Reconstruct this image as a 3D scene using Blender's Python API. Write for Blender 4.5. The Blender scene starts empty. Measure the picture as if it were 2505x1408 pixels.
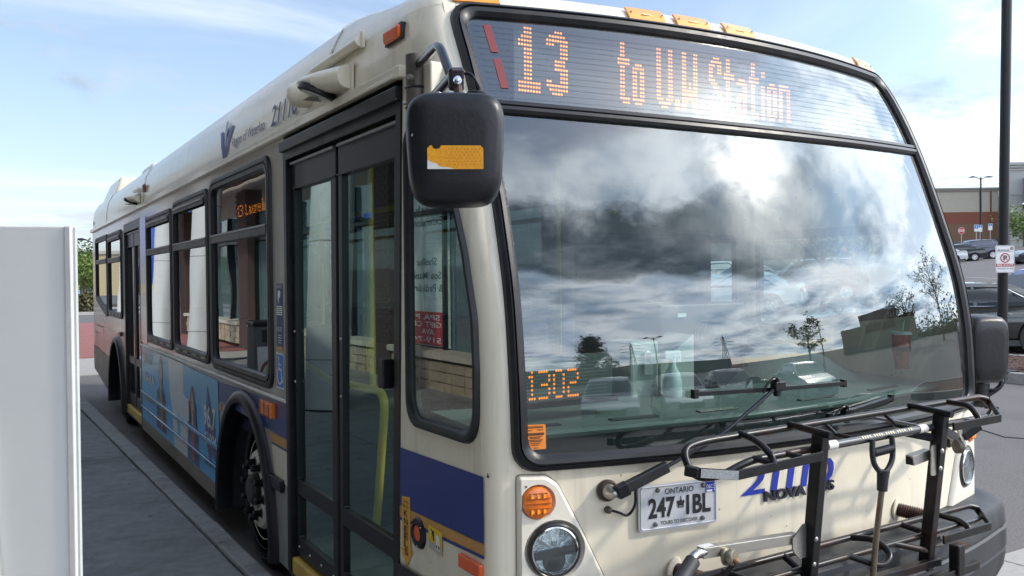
import bpy, bmesh, math, random
from mathutils import Vector, Matrix, geometry
from math import sin, cos, pi, radians, sqrt
rnd = random.Random(7)
SC = bpy.context.scene
COL = SC.collection
# ------------------------------------------------------------ camera, sky, sun, exposure
cam_d = bpy.data.cameras.new('camera'); cam = bpy.data.objects.new('camera', cam_d); COL.objects.link(cam)
cam_d.sensor_width = 36.0; cam_d.lens = 36.0 * 2136.0 / 2505.0
cam_d.clip_start = 0.05; cam_d.clip_end = 3000
_Y, _P, _R = radians(30.8), radians(0.70), radians(0.61)
_f = Vector((sin(_Y) * cos(_P), cos(_Y) * cos(_P), -sin(_P))); _r = Vector((cos(_Y), -sin(_Y), 0)); _u = _r.cross(_f)
_r2 = _r * cos(_R) - _u * sin(_R); _u2 = _u * cos(_R) + _r * sin(_R)
M = Matrix((_r2, _u2, -_f)).transposed().to_4x4(); M.translation = Vector((-1.33, -2.39, 1.75))
cam.matrix_world = M
SC.camera = cam
SUN_AZ, SUN_EL = radians(126.5), radians(35.6)          # azimuth clockwise from +Y
world = bpy.data.worlds.new('World'); SC.world = world; world.use_nodes = True

def sky_world():
    nt = world.node_tree; N = nt.nodes; L = nt.links; N.clear()
    def nd(t, **k):
        n = N.new(t)
        for a, b in k.items(): setattr(n, a, b)
        return n
    def math_(op, a, b=None, c=None, clamp=False):
        n = nd('ShaderNodeMath', operation=op, use_clamp=clamp)
        for i, v in enumerate((a, b, c)):
            if v is None: continue
            if isinstance(v, (int, float)): n.inputs[i].default_value = v
            else: L.new(v, n.inputs[i])
        return n.outputs[0]
    def ramp(v, a, b):
        n = nd('ShaderNodeMapRange', interpolation_type='SMOOTHSTEP'); L.new(v, n.inputs[0])
        n.inputs[1].default_value = a; n.inputs[2].default_value = b
        return n.outputs[0]
    def mixc(f, a, b):
        n = nd('ShaderNodeMix', data_type='RGBA')
        if isinstance(f, (int, float)): n.inputs[0].default_value = f
        else: L.new(f, n.inputs[0])
        for i, v in ((6, a), (7, b)):
            if isinstance(v, tuple): n.inputs[i].default_value = (*v, 1)
            else: L.new(v, n.inputs[i])
        return n.outputs[2]
    geo = nd('ShaderNodeTexCoord')
    sep = nd('ShaderNodeSeparateXYZ'); L.new(geo.outputs['Generated'], sep.inputs[0])
    x, y, z = sep.outputs
    sky = nd('ShaderNodeTexSky', sky_type='NISHITA', sun_disc=False, sun_elevation=SUN_EL, sun_rotation=SUN_AZ,
             air_density=1.0, dust_density=1.4, ozone_density=1.2)
    zz = math_('ADD', math_('MAXIMUM', z, 0.0), 0.16)
    comb = nd('ShaderNodeCombineXYZ')
    L.new(math_('DIVIDE', x, zz), comb.inputs[0]); L.new(math_('DIVIDE', y, zz), comb.inputs[1])
    def noise(scale, det, rough, dist, off=(0, 0, 0), sx=1.0, sy=1.0, rz=0.0):
        mp = nd('ShaderNodeMapping'); mp.inputs['Location'].default_value = off
        mp.inputs['Scale'].default_value = (sx, sy, 1); mp.inputs['Rotation'].default_value = (0, 0, rz)
        L.new(comb.outputs[0], mp.inputs[0])
        n = nd('ShaderNodeTexNoise'); n.inputs['Scale'].default_value = scale; n.inputs['Detail'].default_value = det
        n.inputs['Roughness'].default_value = rough; n.inputs['Distortion'].default_value = dist
        L.new(mp.outputs[0], n.inputs['Vector'])
        return n.outputs[0]
    n1 = noise(0.85, 9, 0.58, 0.35, (3.1, 1.7, 0), 1.0, 1.25, 0.5)       # cloud masses
    n2 = noise(2.3, 9, 0.58, 0.3, (7.7, 2.3, 0), 1.0, 1.0, 0.2)         # inner light and dark
    n4 = noise(5.5, 8, 0.6, 0.4, (2.2, 5.1, 0))                            # small torn clouds round the sun
    n3 = noise(0.55, 7, 0.6, 0.9, (1.2, 9.4, 0), 0.7, 1.6, -0.35)        # thin veils
    sd = Vector((sin(SUN_AZ) * cos(SUN_EL), cos(SUN_AZ) * cos(SUN_EL), sin(SUN_EL)))
    dsun = math_('ADD', math_('ADD', math_('MULTIPLY', x, sd.x), math_('MULTIPLY', y, sd.y)), math_('MULTIPLY', z, sd.z))
    glow = math_('POWER', math_('MAXIMUM', dsun, 0.0), 60.0)
    glow2 = math_('POWER', math_('MAXIMUM', dsun, 0.0), 7.0)
    # the weather is heavier in the half of the sky behind the camera, where the windscreen shows it
    back = ramp(math_('ADD', math_('MULTIPLY', x, 0.35), math_('MULTIPLY', y, -0.94)), -0.55, 0.45)
    cov = math_('ADD', n1, math_('MULTIPLY', math_('SUBTRACT', back, 0.48), 0.16))
    skyc = nd('ShaderNodeVectorMath', operation='SCALE'); L.new(sky.outputs[0], skyc.inputs[0]); skyc.inputs['Scale'].default_value = 1.12
    # a dark bank lies across that side below the sun, ragged by the same noise
    zw = math_('ADD', math_('ADD', z, math_('MULTIPLY', x, 0.20)), math_('ADD', math_('MULTIPLY', math_('SUBTRACT', n2, 0.5), 0.16), math_('MULTIPLY', math_('SUBTRACT', n1, 0.5), 0.30)))
    bank = math_('MULTIPLY', math_('MULTIPLY', ramp(zw, 0.45, 0.51), math_('SUBTRACT', 1.0, ramp(zw, 0.645, 0.70))), back)
    clear = math_('MULTIPLY', ramp(z, 0.62, 0.82), ramp(back, 0.1, 0.6))
    dens = ramp(math_('SUBTRACT', math_('ADD', cov, math_('MULTIPLY', bank, 0.30)), math_('MULTIPLY', clear, 0.24)), 0.45, 0.62)
    veil = math_('MULTIPLY', math_('MULTIPLY', ramp(n3, 0.38, 0.74), 0.80), math_('SUBTRACT', 1.0, math_('MULTIPLY', clear, 0.7)))
    L1 = ramp(n2, 0.30, 0.66)
    white = (7.2, 7.6, 8.2); mid = (2.7, 3.6, 4.9); dark = (1.25, 1.8, 2.45)
    thick = math_('MAXIMUM', math_('MULTIPLY', math_('MULTIPLY', ramp(cov, 0.54, 0.76), 0.62), math_('SUBTRACT', 1.05, math_('MULTIPLY', L1, 0.95), clamp=True)), math_('MULTIPLY', math_('MULTIPLY', bank, math_('SUBTRACT', 1.10, math_('MULTIPLY', L1, 0.28)), clamp=True), math_('MULTIPLY', math_('SUBTRACT', 1.0, ramp(x, 0.72, 0.88)), math_('SUBTRACT', 1.0, math_('MULTIPLY', glow, 0.85)))))
    lit = mixc(L1, mid, white)
    g = math_('ADD', math_('ADD', 0.60, math_('MULTIPLY', glow2, 1.6)), math_('MULTIPLY', back, 1.9))
    clg = nd('ShaderNodeVectorMath', operation='SCALE'); L.new(lit, clg.inputs[0]); L.new(g, clg.inputs['Scale'])
    cl = mixc(math_('MULTIPLY', thick, math_('ADD', 0.42, math_('MULTIPLY', back, 0.56))), clg.outputs[0], dark)
    hz = math_('POWER', math_('SUBTRACT', 1.0, math_('MAXIMUM', z, 0.0), clamp=True), 5.0)
    base = mixc(math_('ADD', 0.10, math_('MULTIPLY', hz, 0.34)), skyc.outputs[0], (4.5, 5.4, 7.1))
    base = mixc(veil, base, (5.6, 6.1, 6.9))
    bsc = nd('ShaderNodeVectorMath', operation='SCALE'); L.new(base, bsc.inputs[0]); L.new(math_('ADD', 1.0, math_('MULTIPLY', back, 0.9)), bsc.inputs['Scale']); base = bsc.outputs[0]
    out0 = mixc(dens, base, cl)
    # cloud lit from behind round the sun, torn by the small clouds
    halo = math_('MULTIPLY', math_('ADD', math_('MULTIPLY', math_('POWER', math_('MAXIMUM', dsun, 0.0), 240.0), 58.0), math_('MULTIPLY', glow, 4.5)), ramp(n4, 0.30, 0.62))
    hv = nd('ShaderNodeVectorMath', operation='SCALE'); hv.inputs[0].default_value = (1.0, 0.90, 0.74); L.new(halo, hv.inputs['Scale'])
    ov = nd('ShaderNodeVectorMath', operation='ADD'); L.new(out0, ov.inputs[0]); L.new(hv.outputs[0], ov.inputs[1]); out = ov.outputs[0]
    bg = nd('ShaderNodeBackground'); L.new(out, bg.inputs[0]); bg.inputs[1].default_value = 0.13
    o = nd('ShaderNodeOutputWorld'); L.new(bg.outputs[0], o.inputs[0])
sky_world()
sun_d = bpy.data.lights.new('sun', 'SUN'); sun = bpy.data.objects.new('sun', sun_d); COL.objects.link(sun)
sun_d.energy = 2.0; sun_d.angle = radians(3); sun_d.color = (1.0, 0.93, 0.82)
sun.rotation_euler = Vector((sin(SUN_AZ) * cos(SUN_EL), cos(SUN_AZ) * cos(SUN_EL), sin(SUN_EL))).to_track_quat('Z', 'Y').to_euler()
SC.view_settings.view_transform = 'Standard'; SC.view_settings.look = 'None'
SC.view_settings.gamma = 1.0; SC.view_settings.use_curve_mapping = False
SC.view_settings.exposure = 0.55
SC.render.engine = 'CYCLES'
SC.cycles.use_denoising = True
SC.cycles.max_bounces = 10; SC.cycles.transparent_max_bounces = 16; SC.cycles.glossy_bounces = 5
SC.cycles.sample_clamp_indirect = 8
# ------------------------------------------------------------ materials
_mats = {}
def pm(name, col, rough=0.5, metal=0.0, var=0.12, scale=6.0, bump=0.0, coat=0.0, emit=None, es=0.0, dirt=None, dirt_amt=0.0, dirt_scale=2.0, stretch=(1, 1, 1), spec=None, rvar=0.0, streak=None, specks=None):
    """principled material: base colour with noise grain, optional second colour (dirt / rust) in noise patches, optional fine relief"""
    if name in _mats: return _mats[name]
    m = bpy.data.materials.new(name); m.use_nodes = True; _mats[name] = m
    nt = m.node_tree; N = nt.nodes; L = nt.links
    b = N['Principled BSDF']
    b.inputs['Roughness'].default_value = rough; b.inputs['Metallic'].default_value = metal
    b.inputs['Coat Weight'].default_value = coat; b.inputs['Coat Roughness'].default_value = 0.06
    if spec is not None: b.inputs['Specular IOR Level'].default_value = spec
    tc = N.new('ShaderNodeTexCoord'); mp = N.new('ShaderNodeMapping'); mp.inputs['Scale'].default_value = stretch
    L.new(tc.outputs['Object'], mp.inputs[0])
    nz = N.new('ShaderNodeTexNoise'); nz.inputs['Scale'].default_value = scale; nz.inputs['Detail'].default_value = 6; nz.inputs['Roughness'].default_value = 0.65
    L.new(mp.outputs[0], nz.inputs['Vector'])
    mx = N.new('ShaderNodeMix'); mx.data_type = 'RGBA'
    mr = N.new('ShaderNodeMapRange'); mr.inputs[1].default_value = 0.3; mr.inputs[2].default_value = 0.7
    L.new(nz.outputs[0], mr.inputs[0]); L.new(mr.outputs[0], mx.inputs[0])
    mx.inputs[6].default_value = (*[max(0, c * (1 - var)) for c in col], 1); mx.inputs[7].default_value = (*[min(1, c * (1 + var)) for c in col], 1)
    out = mx.outputs[2]
    if dirt:
        n2 = N.new('ShaderNodeTexNoise'); n2.inputs['Scale'].default_value = dirt_scale; n2.inputs['Detail'].default_value = 8; n2.inputs['Roughness'].default_value = 0.7
        L.new(mp.outputs[0], n2.inputs['Vector'])
        r2 = N.new('ShaderNodeMapRange'); r2.inputs[1].default_value = 0.5; r2.inputs[2].default_value = 0.72; r2.inputs[4].default_value = dirt_amt
        L.new(n2.outputs[0], r2.inputs[0])
        m2 = N.new('ShaderNodeMix'); m2.data_type = 'RGBA'; L.new(r2.outputs[0], m2.inputs[0]); L.new(out, m2.inputs[6]); m2.inputs[7].default_value = (*dirt, 1)
        out = m2.outputs[2]
        if metal > 0 or rvar:
            r3 = N.new('ShaderNodeMapRange'); L.new(r2.outputs[0], r3.inputs[0]); r3.inputs[3].default_value = rough; r3.inputs[4].default_value = min(1, rough + max(rvar, 0.3))
            L.new(r3.outputs[0], b.inputs['Roughness'])
    def over(fac, colr):
        m3 = N.new('ShaderNodeMix'); m3.data_type = 'RGBA'; L.new(fac, m3.inputs[0]); L.new(out, m3.inputs[6]); m3.inputs[7].default_value = (*colr, 1); return m3.outputs[2]
    if streak:      # run marks: (colour, amount, horizontal scale)
        mp2 = N.new('ShaderNodeMapping'); mp2.inputs['Scale'].default_value = (streak[2], streak[2], streak[2] * .045); L.new(tc.outputs['Object'], mp2.inputs[0])
        n5 = N.new('ShaderNodeTexNoise'); n5.inputs['Scale'].default_value = 1.0; n5.inputs['Detail'].default_value = 5; n5.inputs['Roughness'].default_value = .75; L.new(mp2.outputs[0], n5.inputs['Vector'])
        r5 = N.new('ShaderNodeMapRange'); r5.inputs[1].default_value = .54; r5.inputs[2].default_value = .80; r5.inputs[4].default_value = streak[1]; L.new(n5.outputs[0], r5.inputs[0]); out = over(r5.outputs[0], streak[0])
    if specks:      # chips and dots: (colour, amount, cells per metre, size)
        vo = N.new('ShaderNodeTexVoronoi'); vo.inputs['Scale'].default_value = specks[2]; L.new(tc.outputs['Object'], vo.inputs['Vector'])
        sz = N.new('ShaderNodeSeparateColor'); L.new(vo.outputs['Color'], sz.inputs[0])
        th = N.new('ShaderNodeMath'); th.operation = 'MULTIPLY'; L.new(sz.outputs[0], th.inputs[0]); th.inputs[1].default_value = specks[3]
        lt = N.new('ShaderNodeMath'); lt.operation = 'LESS_THAN'; L.new(vo.outputs['Distance'], lt.inputs[0]); L.new(th.outputs[0], lt.inputs[1])
        am = N.new('ShaderNodeMath'); am.operation = 'MULTIPLY'; L.new(lt.outputs[0], am.inputs[0]); am.inputs[1].default_value = specks[1]; out = over(am.outputs[0], specks[0])
    L.new(out, b.inputs['Base Color'])
    if bump:
        bp = N.new('ShaderNodeBump'); bp.inputs['Strength'].default_value = bump; bp.inputs['Distance'].default_value = 0.01
        L.new(nz.outputs[0], bp.inputs['Height']); L.new(bp.outputs[0], b.inputs['Normal'])
    if emit:
        b.inputs['Emission Color'].default_value = (*emit, 1); b.inputs['Emission Strength'].default_value = es
    return m
def glass(name, tint, r0=0.08, rough=0.0, wave=0.0, gcol=(0.93, 0.97, 0.97), dust=None):
    """a thin pane: tinted see-through plus mirror reflection that grows with the viewing angle"""
    if name in _mats: return _mats[name]
    m = bpy.data.materials.new(name); m.use_nodes = True; _mats[name] = m
    nt = m.node_tree; N = nt.nodes; L = nt.links; N.clear()
    o = N.new('ShaderNodeOutputMaterial'); mix = N.new('ShaderNodeMixShader'); t = N.new('ShaderNodeBsdfTransparent'); g = N.new('ShaderNodeBsdfGlossy')
    t.inputs[0].default_value = (*tint, 1); g.inputs['Roughness'].default_value = rough; g.inputs[0].default_value = (*gcol, 1)
    lw = N.new('ShaderNodeLayerWeight'); lw.inputs[0].default_value = 0.5
    p = N.new('ShaderNodeMath'); p.operation = 'POWER'; L.new(lw.outputs['Facing'], p.inputs[0]); p.inputs[1].default_value = 4.0
    a = N.new('ShaderNodeMath'); a.operation = 'MULTIPLY_ADD'; L.new(p.outputs[0], a.inputs[0]); a.inputs[1].default_value = 1 - r0; a.inputs[2].default_value = r0
    L.new(a.outputs[0], mix.inputs[0]); L.new(t.outputs[0], mix.inputs[1]); L.new(g.outputs[0], mix.inputs[2]); L.new(mix.outputs[0], o.inputs[0])
    if dust:        # thin road film with wiper arcs about each pivot
        tc = N.new('ShaderNodeTexCoord'); df = N.new('ShaderNodeBsdfDiffuse'); df.inputs[0].default_value = (.55, .53, .48, 1); mx2 = N.new('ShaderNodeMixShader'); acc = None
        # object coordinates start at the bus root, so the pivots are given relative to it
        def mth(op, a, b2, c2=None, cl=False):
            n = N.new('ShaderNodeMath'); n.operation = op; n.use_clamp = cl
            for i, v in enumerate((a, b2, c2)):
                if v is None: continue
                if isinstance(v, (int, float)): n.inputs[i].default_value = v
                else: L.new(v, n.inputs[i])
            return n.outputs[0]
        for pv in dust:
            vd = N.new('ShaderNodeVectorMath'); vd.operation = 'DISTANCE'; L.new(tc.outputs['Object'], vd.inputs[0]); vd.inputs[1].default_value = pv
            nz = N.new('ShaderNodeTexNoise'); nz.noise_dimensions = '1D'; nz.inputs['Scale'].default_value = 34; nz.inputs['Detail'].default_value = 4; L.new(vd.outputs['Value'], nz.inputs['W'])
            rr = N.new('ShaderNodeMapRange'); rr.inputs[1].default_value = .56; rr.inputs[2].default_value = .74; L.new(nz.outputs[0], rr.inputs[0])
            edge = N.new('ShaderNodeMapRange'); edge.inputs[1].default_value = .98; edge.inputs[2].default_value = .90; L.new(vd.outputs['Value'], edge.inputs[0])
            a2 = mth('MULTIPLY', rr.outputs[0], edge.outputs[0]); acc = a2 if acc is None else mth('MAXIMUM', acc, a2)
        nf = N.new('ShaderNodeTexNoise'); nf.inputs['Scale'].default_value = 3.5; nf.inputs['Detail'].default_value = 8; L.new(tc.outputs['Object'], nf.inputs['Vector'])
        fac = mth('ADD', mth('MULTIPLY', acc, .022), mth('MULTIPLY', mth('SUBTRACT', nf.outputs[0], .35), .05, None, True))
        L.new(fac, mx2.inputs[0]); L.new(mix.outputs[0], mx2.inputs[1]); L.new(df.outputs[0], mx2.inputs[2]); L.new(mx2.outputs[0], o.inputs[0])
    if wave:
        tc = N.new('ShaderNodeTexCoord'); nz = N.new('ShaderNodeTexNoise'); nz.inputs['Scale'].default_value = 1.1; nz.inputs['Detail'].default_value = 1
        L.new(tc.outputs['Object'], nz.inputs['Vector']); bp = N.new('ShaderNodeBump'); bp.inputs['Strength'].default_value = wave; bp.inputs['Distance'].default_value = 0.02
        L.new(nz.outputs[0], bp.inputs['Height']); L.new(bp.outputs[0], g.inputs['Normal'])
    return m
def emis(name, col, s):
    if name in _mats: return _mats[name]
    m = bpy.data.materials.new(name); m.use_nodes = True; _mats[name] = m
    N = m.node_tree.nodes; b = N['Principled BSDF']; b.inputs['Base Color'].default_value = (*[c * 0.6 for c in col], 1)
    b.inputs['Emission Color'].default_value = (*col, 1); b.inputs['Emission Strength'].default_value = s
    return m
WHITE = pm('bus cream paint', (0.77, 0.70, 0.555), 0.28, var=0.03, scale=3, coat=0.4, dirt=(0.46, 0.40, 0.30), dirt_amt=0.30, dirt_scale=1.6, stretch=(2.2, 2.2, 0.7), streak=((0.36, 0.31, 0.24), 0.55, 9.0), specks=((0.16, 0.13, 0.10), 0.7, 16.0, 0.085))
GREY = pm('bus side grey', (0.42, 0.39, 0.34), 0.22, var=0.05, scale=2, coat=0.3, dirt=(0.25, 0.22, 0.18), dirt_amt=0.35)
SKIRT = pm('skirt grey', (0.22, 0.19, 0.155), 0.45, var=0.12, scale=4, dirt=(0.12, 0.10, 0.08), dirt_amt=0.6)
BLUE = pm('stripe blue', (0.012, 0.028, 0.19), 0.3, var=0.06, coat=0.3, dirt=(0.02, 0.03, 0.12), dirt_amt=0.4)
GOLD = pm('stripe gold', (0.52, 0.26, 0.065), 0.4, var=0.05)
BLACK = pm('black trim', (0.007, 0.0075, 0.010), 0.33, var=0.2, scale=20, spec=.38, dirt=(0.024, 0.022, 0.020), dirt_amt=0.5, dirt_scale=5, rvar=0.25)
RUBBER = pm('rubber gasket', (0.009, 0.009, 0.011), 0.38, var=0.25, scale=30, spec=.4, dirt=(0.035, 0.032, 0.03), dirt_amt=0.45, dirt_scale=6, rvar=0.2)
BUMPER = pm('bumper rubber', (0.018, 0.020, 0.024), 0.55, var=0.2, scale=14, bump=0.15, dirt=(0.075, 0.07, 0.065), dirt_amt=0.6, dirt_scale=3)
PLASTIC = pm('mirror plastic', (0.008, 0.008, 0.011), 0.36, var=0.1, scale=60, bump=0.10, spec=.42, dirt=(0.03, 0.028, 0.027), dirt_amt=0.25, dirt_scale=4)
RACK = pm('rack black steel', (0.012, 0.012, 0.013), 0.28, metal=0.1, var=0.3, scale=25, dirt=(0.085, 0.036, 0.02), dirt_amt=0.6, dirt_scale=4.2, rvar=0.25, spec=0.3)
RUST = pm('rusty steel', (0.07, 0.032, 0.02), 0.65, metal=0.2, var=0.5, scale=18, dirt=(0.03, 0.02, 0.018), dirt_amt=0.9, dirt_scale=9)
STEEL = pm('stainless steel', (0.42, 0.40, 0.36), 0.36, metal=0.8, var=0.1, scale=12, stretch=(1, 6, 6))
CHROME = pm('bright steel', (0.72, 0.72, 0.72), 0.14, metal=1.0, var=0.05)
AMBER = pm('amber lens', (0.72, 0.17, 0.012), 0.18, var=0.2, scale=40, coat=0.6)
ORANGE = pm('orange reflector', (0.78, 0.10, 0.01), 0.25, var=0.1, coat=0.4)
MARKER = pm('marker lamp orange', (0.86, 0.33, 0.03), 0.25, var=0.08, coat=0.4)
GLASSF = glass('windscreen glass', (0.56, 0.675, 0.64), 0.135, dust=[(.39, -.12, 1.05), (2.2, -.16, 1.03)])
GLASSG = glass('sign glass', (0.80, 0.86, 0.85), 0.15)
GLASSS = glass('side glass', (0.07, 0.085, 0.085), 0.25, wave=0.10)
GLASSD = glass('door glass', (0.58, 0.72, 0.67), 0.15, wave=0.05, gcol=(.80, 1.0, .95))
GLASSQ = glass('quarter glass', (0.50, 0.68, 0.63), 0.18)
GLASST = glass('tinted street glass', (0.08, 0.10, 0.10), 0.10)
GLASSR = glass('street side glass', (0.70, 0.78, 0.77), 0.10)
DARK = pm('dark interior', (0.028, 0.032, 0.036), 0.7, var=0.2)
DASH = pm('dashboard vinyl', (0.20, 0.235, 0.22), 0.55, var=0.12, scale=5, bump=0.05)
YELLOW = pm('yellow rail', (0.82, 0.63, 0.02), 0.35, var=0.08)
TYRE = pm('tyre rubber', (0.014, 0.014, 0.014), 0.75, var=0.25, scale=30, bump=0.2)
RIM = pm('wheel white paint', (0.72, 0.70, 0.62), 0.4, var=0.08, dirt=(0.30, 0.24, 0.17), dirt_amt=0.5, dirt_scale=6)
INK = pm('print black', (0.012, 0.012, 0.014), 0.5)
INKW = pm('print white', (0.72, 0.72, 0.70), 0.5)
INKB = pm('print blue', (0.012, 0.035, 0.36), 0.4)
# ------------------------------------------------------------ mesh helpers
class MB:
    def __init__(s): s.v = []; s.f = []; s.m = []
    def add(s, vs, fs, mi=0):
        o = len(s.v); s.v += [tuple(v) for v in vs]; s.f += [tuple(i + o for i in f) for f in fs]; s.m += [mi] * len(fs); return s
    def box(s, c, d, rot=None, mi=0):
        x, y, z = d[0] / 2, d[1] / 2, d[2] / 2
        vs = [Vector(p) for p in ((-x, -y, -z), (x, -y, -z), (x, y, -z), (-x, y, -z), (-x, -y, z), (x, -y, z), (x, y, z), (-x, y, z))]
        if rot is not None: vs = [rot @ v for v in vs]
        return s.add([v + Vector(c) for v in vs], [(3, 2, 1, 0), (4, 5, 6, 7), (0, 1, 5, 4), (1, 2, 6, 5), (2, 3, 7, 6), (3, 0, 4, 7)], mi)
    def bar(s, a, b, w, h, up=(0, 0, 1), mi=0):
        a = Vector(a); b = Vector(b); d = (b - a).normalized(); up = Vector(up)
        sd = d.cross(up).normalized(); u = sd.cross(d)
        vs = [p + sd * i * w / 2 + u * j * h / 2 for p in (a, b) for i, j in ((-1, -1), (1, -1), (1, 1), (-1, 1))]
        return s.add(vs, [(0, 1, 2, 3), (7, 6, 5, 4), (0, 4, 5, 1), (1, 5, 6, 2), (2, 6, 7, 3), (3, 7, 4, 0)], mi)
    def tube(s, pts, r, n=10, caps=True, mi=0, closed=False):
        pts = [Vector(p) for p in pts]; k = len(pts); o = len(s.v); prev = None; rs = r if isinstance(r, (list, tuple)) else [r] * k
        for i, p in enumerate(pts):
            if closed: t = pts[(i + 1) % k] - pts[i - 1]
            else: t = pts[min(i + 1, k - 1)] - pts[max(i - 1, 0)]
            t.normalize()
            if prev is None:
                a = Vector((0, 0, 1)) if abs(t.z) < 0.9 else Vector((1, 0, 0)); nrm = t.cross(a).normalized()
            else:
                nrm = prev - t * prev.dot(t)
                nrm = nrm.normalized() if nrm.length > 1e-6 else t.orthogonal().normalized()
            prev = nrm; b = t.cross(nrm)
            for j in range(n):
                a = 2 * pi * j / n; s.v.append(tuple(p + (nrm * cos(a) + b * sin(a)) * rs[i]))
        for i in range(k if closed else k - 1):
            i2 = (i + 1) % k
            for j in range(n):
                s.f.append((o + i * n + j, o + i * n + (j + 1) % n, o + i2 * n + (j + 1) % n, o + i2 * n + j)); s.m.append(mi)
        if caps and not closed:
            s.f.append(tuple(o + j for j in reversed(range(n)))); s.m.append(mi)
            s.f.append(tuple(o + (k - 1) * n + j for j in range(n))); s.m.append(mi)
        return s
    def cyl(s, a, b, r, n=20, mi=0): return s.tube([a, b], r, n, True, mi)
    def lathe(s, prof, origin, axis, n=28, mi=0, caps=True):
        """prof: (radius, distance along the axis)"""
        ax = Vector(axis).normalized(); e1 = ax.orthogonal().normalized(); e2 = ax.cross(e1); o = len(s.v); O = Vector(origin)
        for r, h in prof:
            for j in range(n):
                a = 2 * pi * j / n; s.v.append(tuple(O + ax * h + (e1 * cos(a) + e2 * sin(a)) * r))
        for i in range(len(prof) - 1):
            for j in range(n): s.f.append((o + i * n + j, o + i * n + (j + 1) % n, o + (i + 1) * n + (j + 1) % n, o + (i + 1) * n + j)); s.m.append(mi)
        for i in (0, len(prof) - 1):
            if caps and prof[i][0] > 1e-4: s.f.append(tuple(o + i * n + j for j in range(n))); s.m.append(mi)
        return s
    def grid(s, rows, mi=0, closed=False):
        o = len(s.v); w = len(rows[0])
        for r in rows: s.v += [tuple(p) for p in r]
        for i in range(len(rows) - 1):
            for j in range(w if closed else w - 1):
                j2 = (j + 1) % w; s.f.append((o + i * w + j, o + i * w + j2, o + (i + 1) * w + j2, o + (i + 1) * w + j)); s.m.append(mi)
        return s
    def plate(s, outer, holes, mapf, thick, mi=0, h0=0.0):
        loops = [outer] + list(holes)
        flat = [p for l in loops for p in l]
        tris = geometry.tessellate_polygon([[Vector((p[0], p[1], 0)) for p in l] for l in loops])
        o = len(s.v); n = len(flat)
        s.v += [tuple(mapf(p[0], p[1], h0)) for p in flat]
        for t in tris: s.f.append(tuple(o + i for i in t)); s.m.append(mi)
        if thick:
            s.v += [tuple(mapf(p[0], p[1], h0 - thick)) for p in flat]
            for t in tris: s.f.append(tuple(o + n + i for i in reversed(t))); s.m.append(mi)
            k = 0
            for l in loops:
                for i in range(len(l)):
                    a, b = k + i, k + (i + 1) % len(l); s.f.append((o + a, o + b, o + n + b, o + n + a)); s.m.append(mi)
                k += len(l)
        return s
    def band(s, outer, inner, mapf, prof, mi=0):
        """frame between two loops with the same point count; prof: (0 outer .. 1 inner, height)"""
        o = len(s.v); n = len(outer)
        for t, h in prof:
            for a, b in zip(outer, inner): s.v.append(tuple(mapf(a[0] + (b[0] - a[0]) * t, a[1] + (b[1] - a[1]) * t, h)))
        for i in range(len(prof) - 1):
            for j in range(n): s.f.append((o + i * n + j, o + i * n + (j + 1) % n, o + (i + 1) * n + (j + 1) % n, o + (i + 1) * n + j)); s.m.append(mi)
        return s
    def build(s, name, mats, parent=None, smooth=None, bevel=0.0, fix=True, kind=None, seg=2):
        me = bpy.data.meshes.new(name); me.from_pydata(s.v, [], s.f)
        for m in (mats if isinstance(mats, (list, tuple)) else [mats]): me.materials.append(m)
        if any(s.m): me.polygons.foreach_set('material_index', s.m)
        if fix:
            bm = bmesh.new(); bm.from_mesh(me); bmesh.ops.recalc_face_normals(bm, faces=bm.faces); bm.to_mesh(me); bm.free()
        o = bpy.data.objects.new(name, me); COL.objects.link(o)
        if bevel:
            b = o.modifiers.new('bevel', 'BEVEL'); b.width = bevel; b.segments = seg; b.limit_method = 'ANGLE'; b.angle_limit = radians(35)
        if smooth is not None:
            me.polygons.foreach_set('use_smooth', [True] * len(me.polygons))
            me.set_sharp_from_angle(angle=radians(smooth))
        me.update()
        if parent is not None: put(o, parent)
        if kind: o['kind'] = kind
        return o
def root_loc(o):
    p = Vector(o.location)
    while o.parent: o = o.parent; p = p + Vector(o.location)
    return p
def put(o, parent):
    o.parent = parent; o.location = Vector(o.location) - root_loc(parent)
    return o
def thing(name, label, cat, loc=(0, 0, 0), group=None):
    o = bpy.data.objects.new(name, None); COL.objects.link(o); o.location = loc; o.empty_display_size = 0.2
    o['label'] = label; o['category'] = cat
    if group: o['group'] = group
    return o
def tag(o, label, cat, group=None):
    o['label'] = label; o['category'] = cat
    if group: o['group'] = group
    return o
def clone(o, parent=None):
    c = o.copy(); COL.objects.link(c)
    if parent is not None: c.parent = parent
    for ch in list(o.children): clone(ch, c)
    return c
def rrect(u0, u1, v0, v1, r, n=6): return rpoly([(u0, v0), (u1, v0), (u1, v1), (u0, v1)], r, n)
def rpoly(P, r, n=6):
    out = []; k = len(P); rs = r if isinstance(r, (list, tuple)) else [r] * k
    for i in range(k):
        p = Vector(P[i]); a = (Vector(P[i - 1]) - p); b = (Vector(P[(i + 1) % k]) - p); la, lb = a.length, b.length; a.normalize(); b.normalize()
        ang = a.angle(b); d = min(rs[i] / math.tan(ang / 2), la * 0.48, lb * 0.48)
        s0 = p + a * d; s1 = p + b * d
        for j in range(n + 1):
            t = j / n; q = s0 * (1 - t) ** 2 + p * 2 * t * (1 - t) * 0.85 + p * 0.0 + s1 * t * t
            w = (1 - t) ** 2 + 2 * t * (1 - t) * 0.85 + t * t; out.append(tuple(q / w))
    return out
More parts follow.
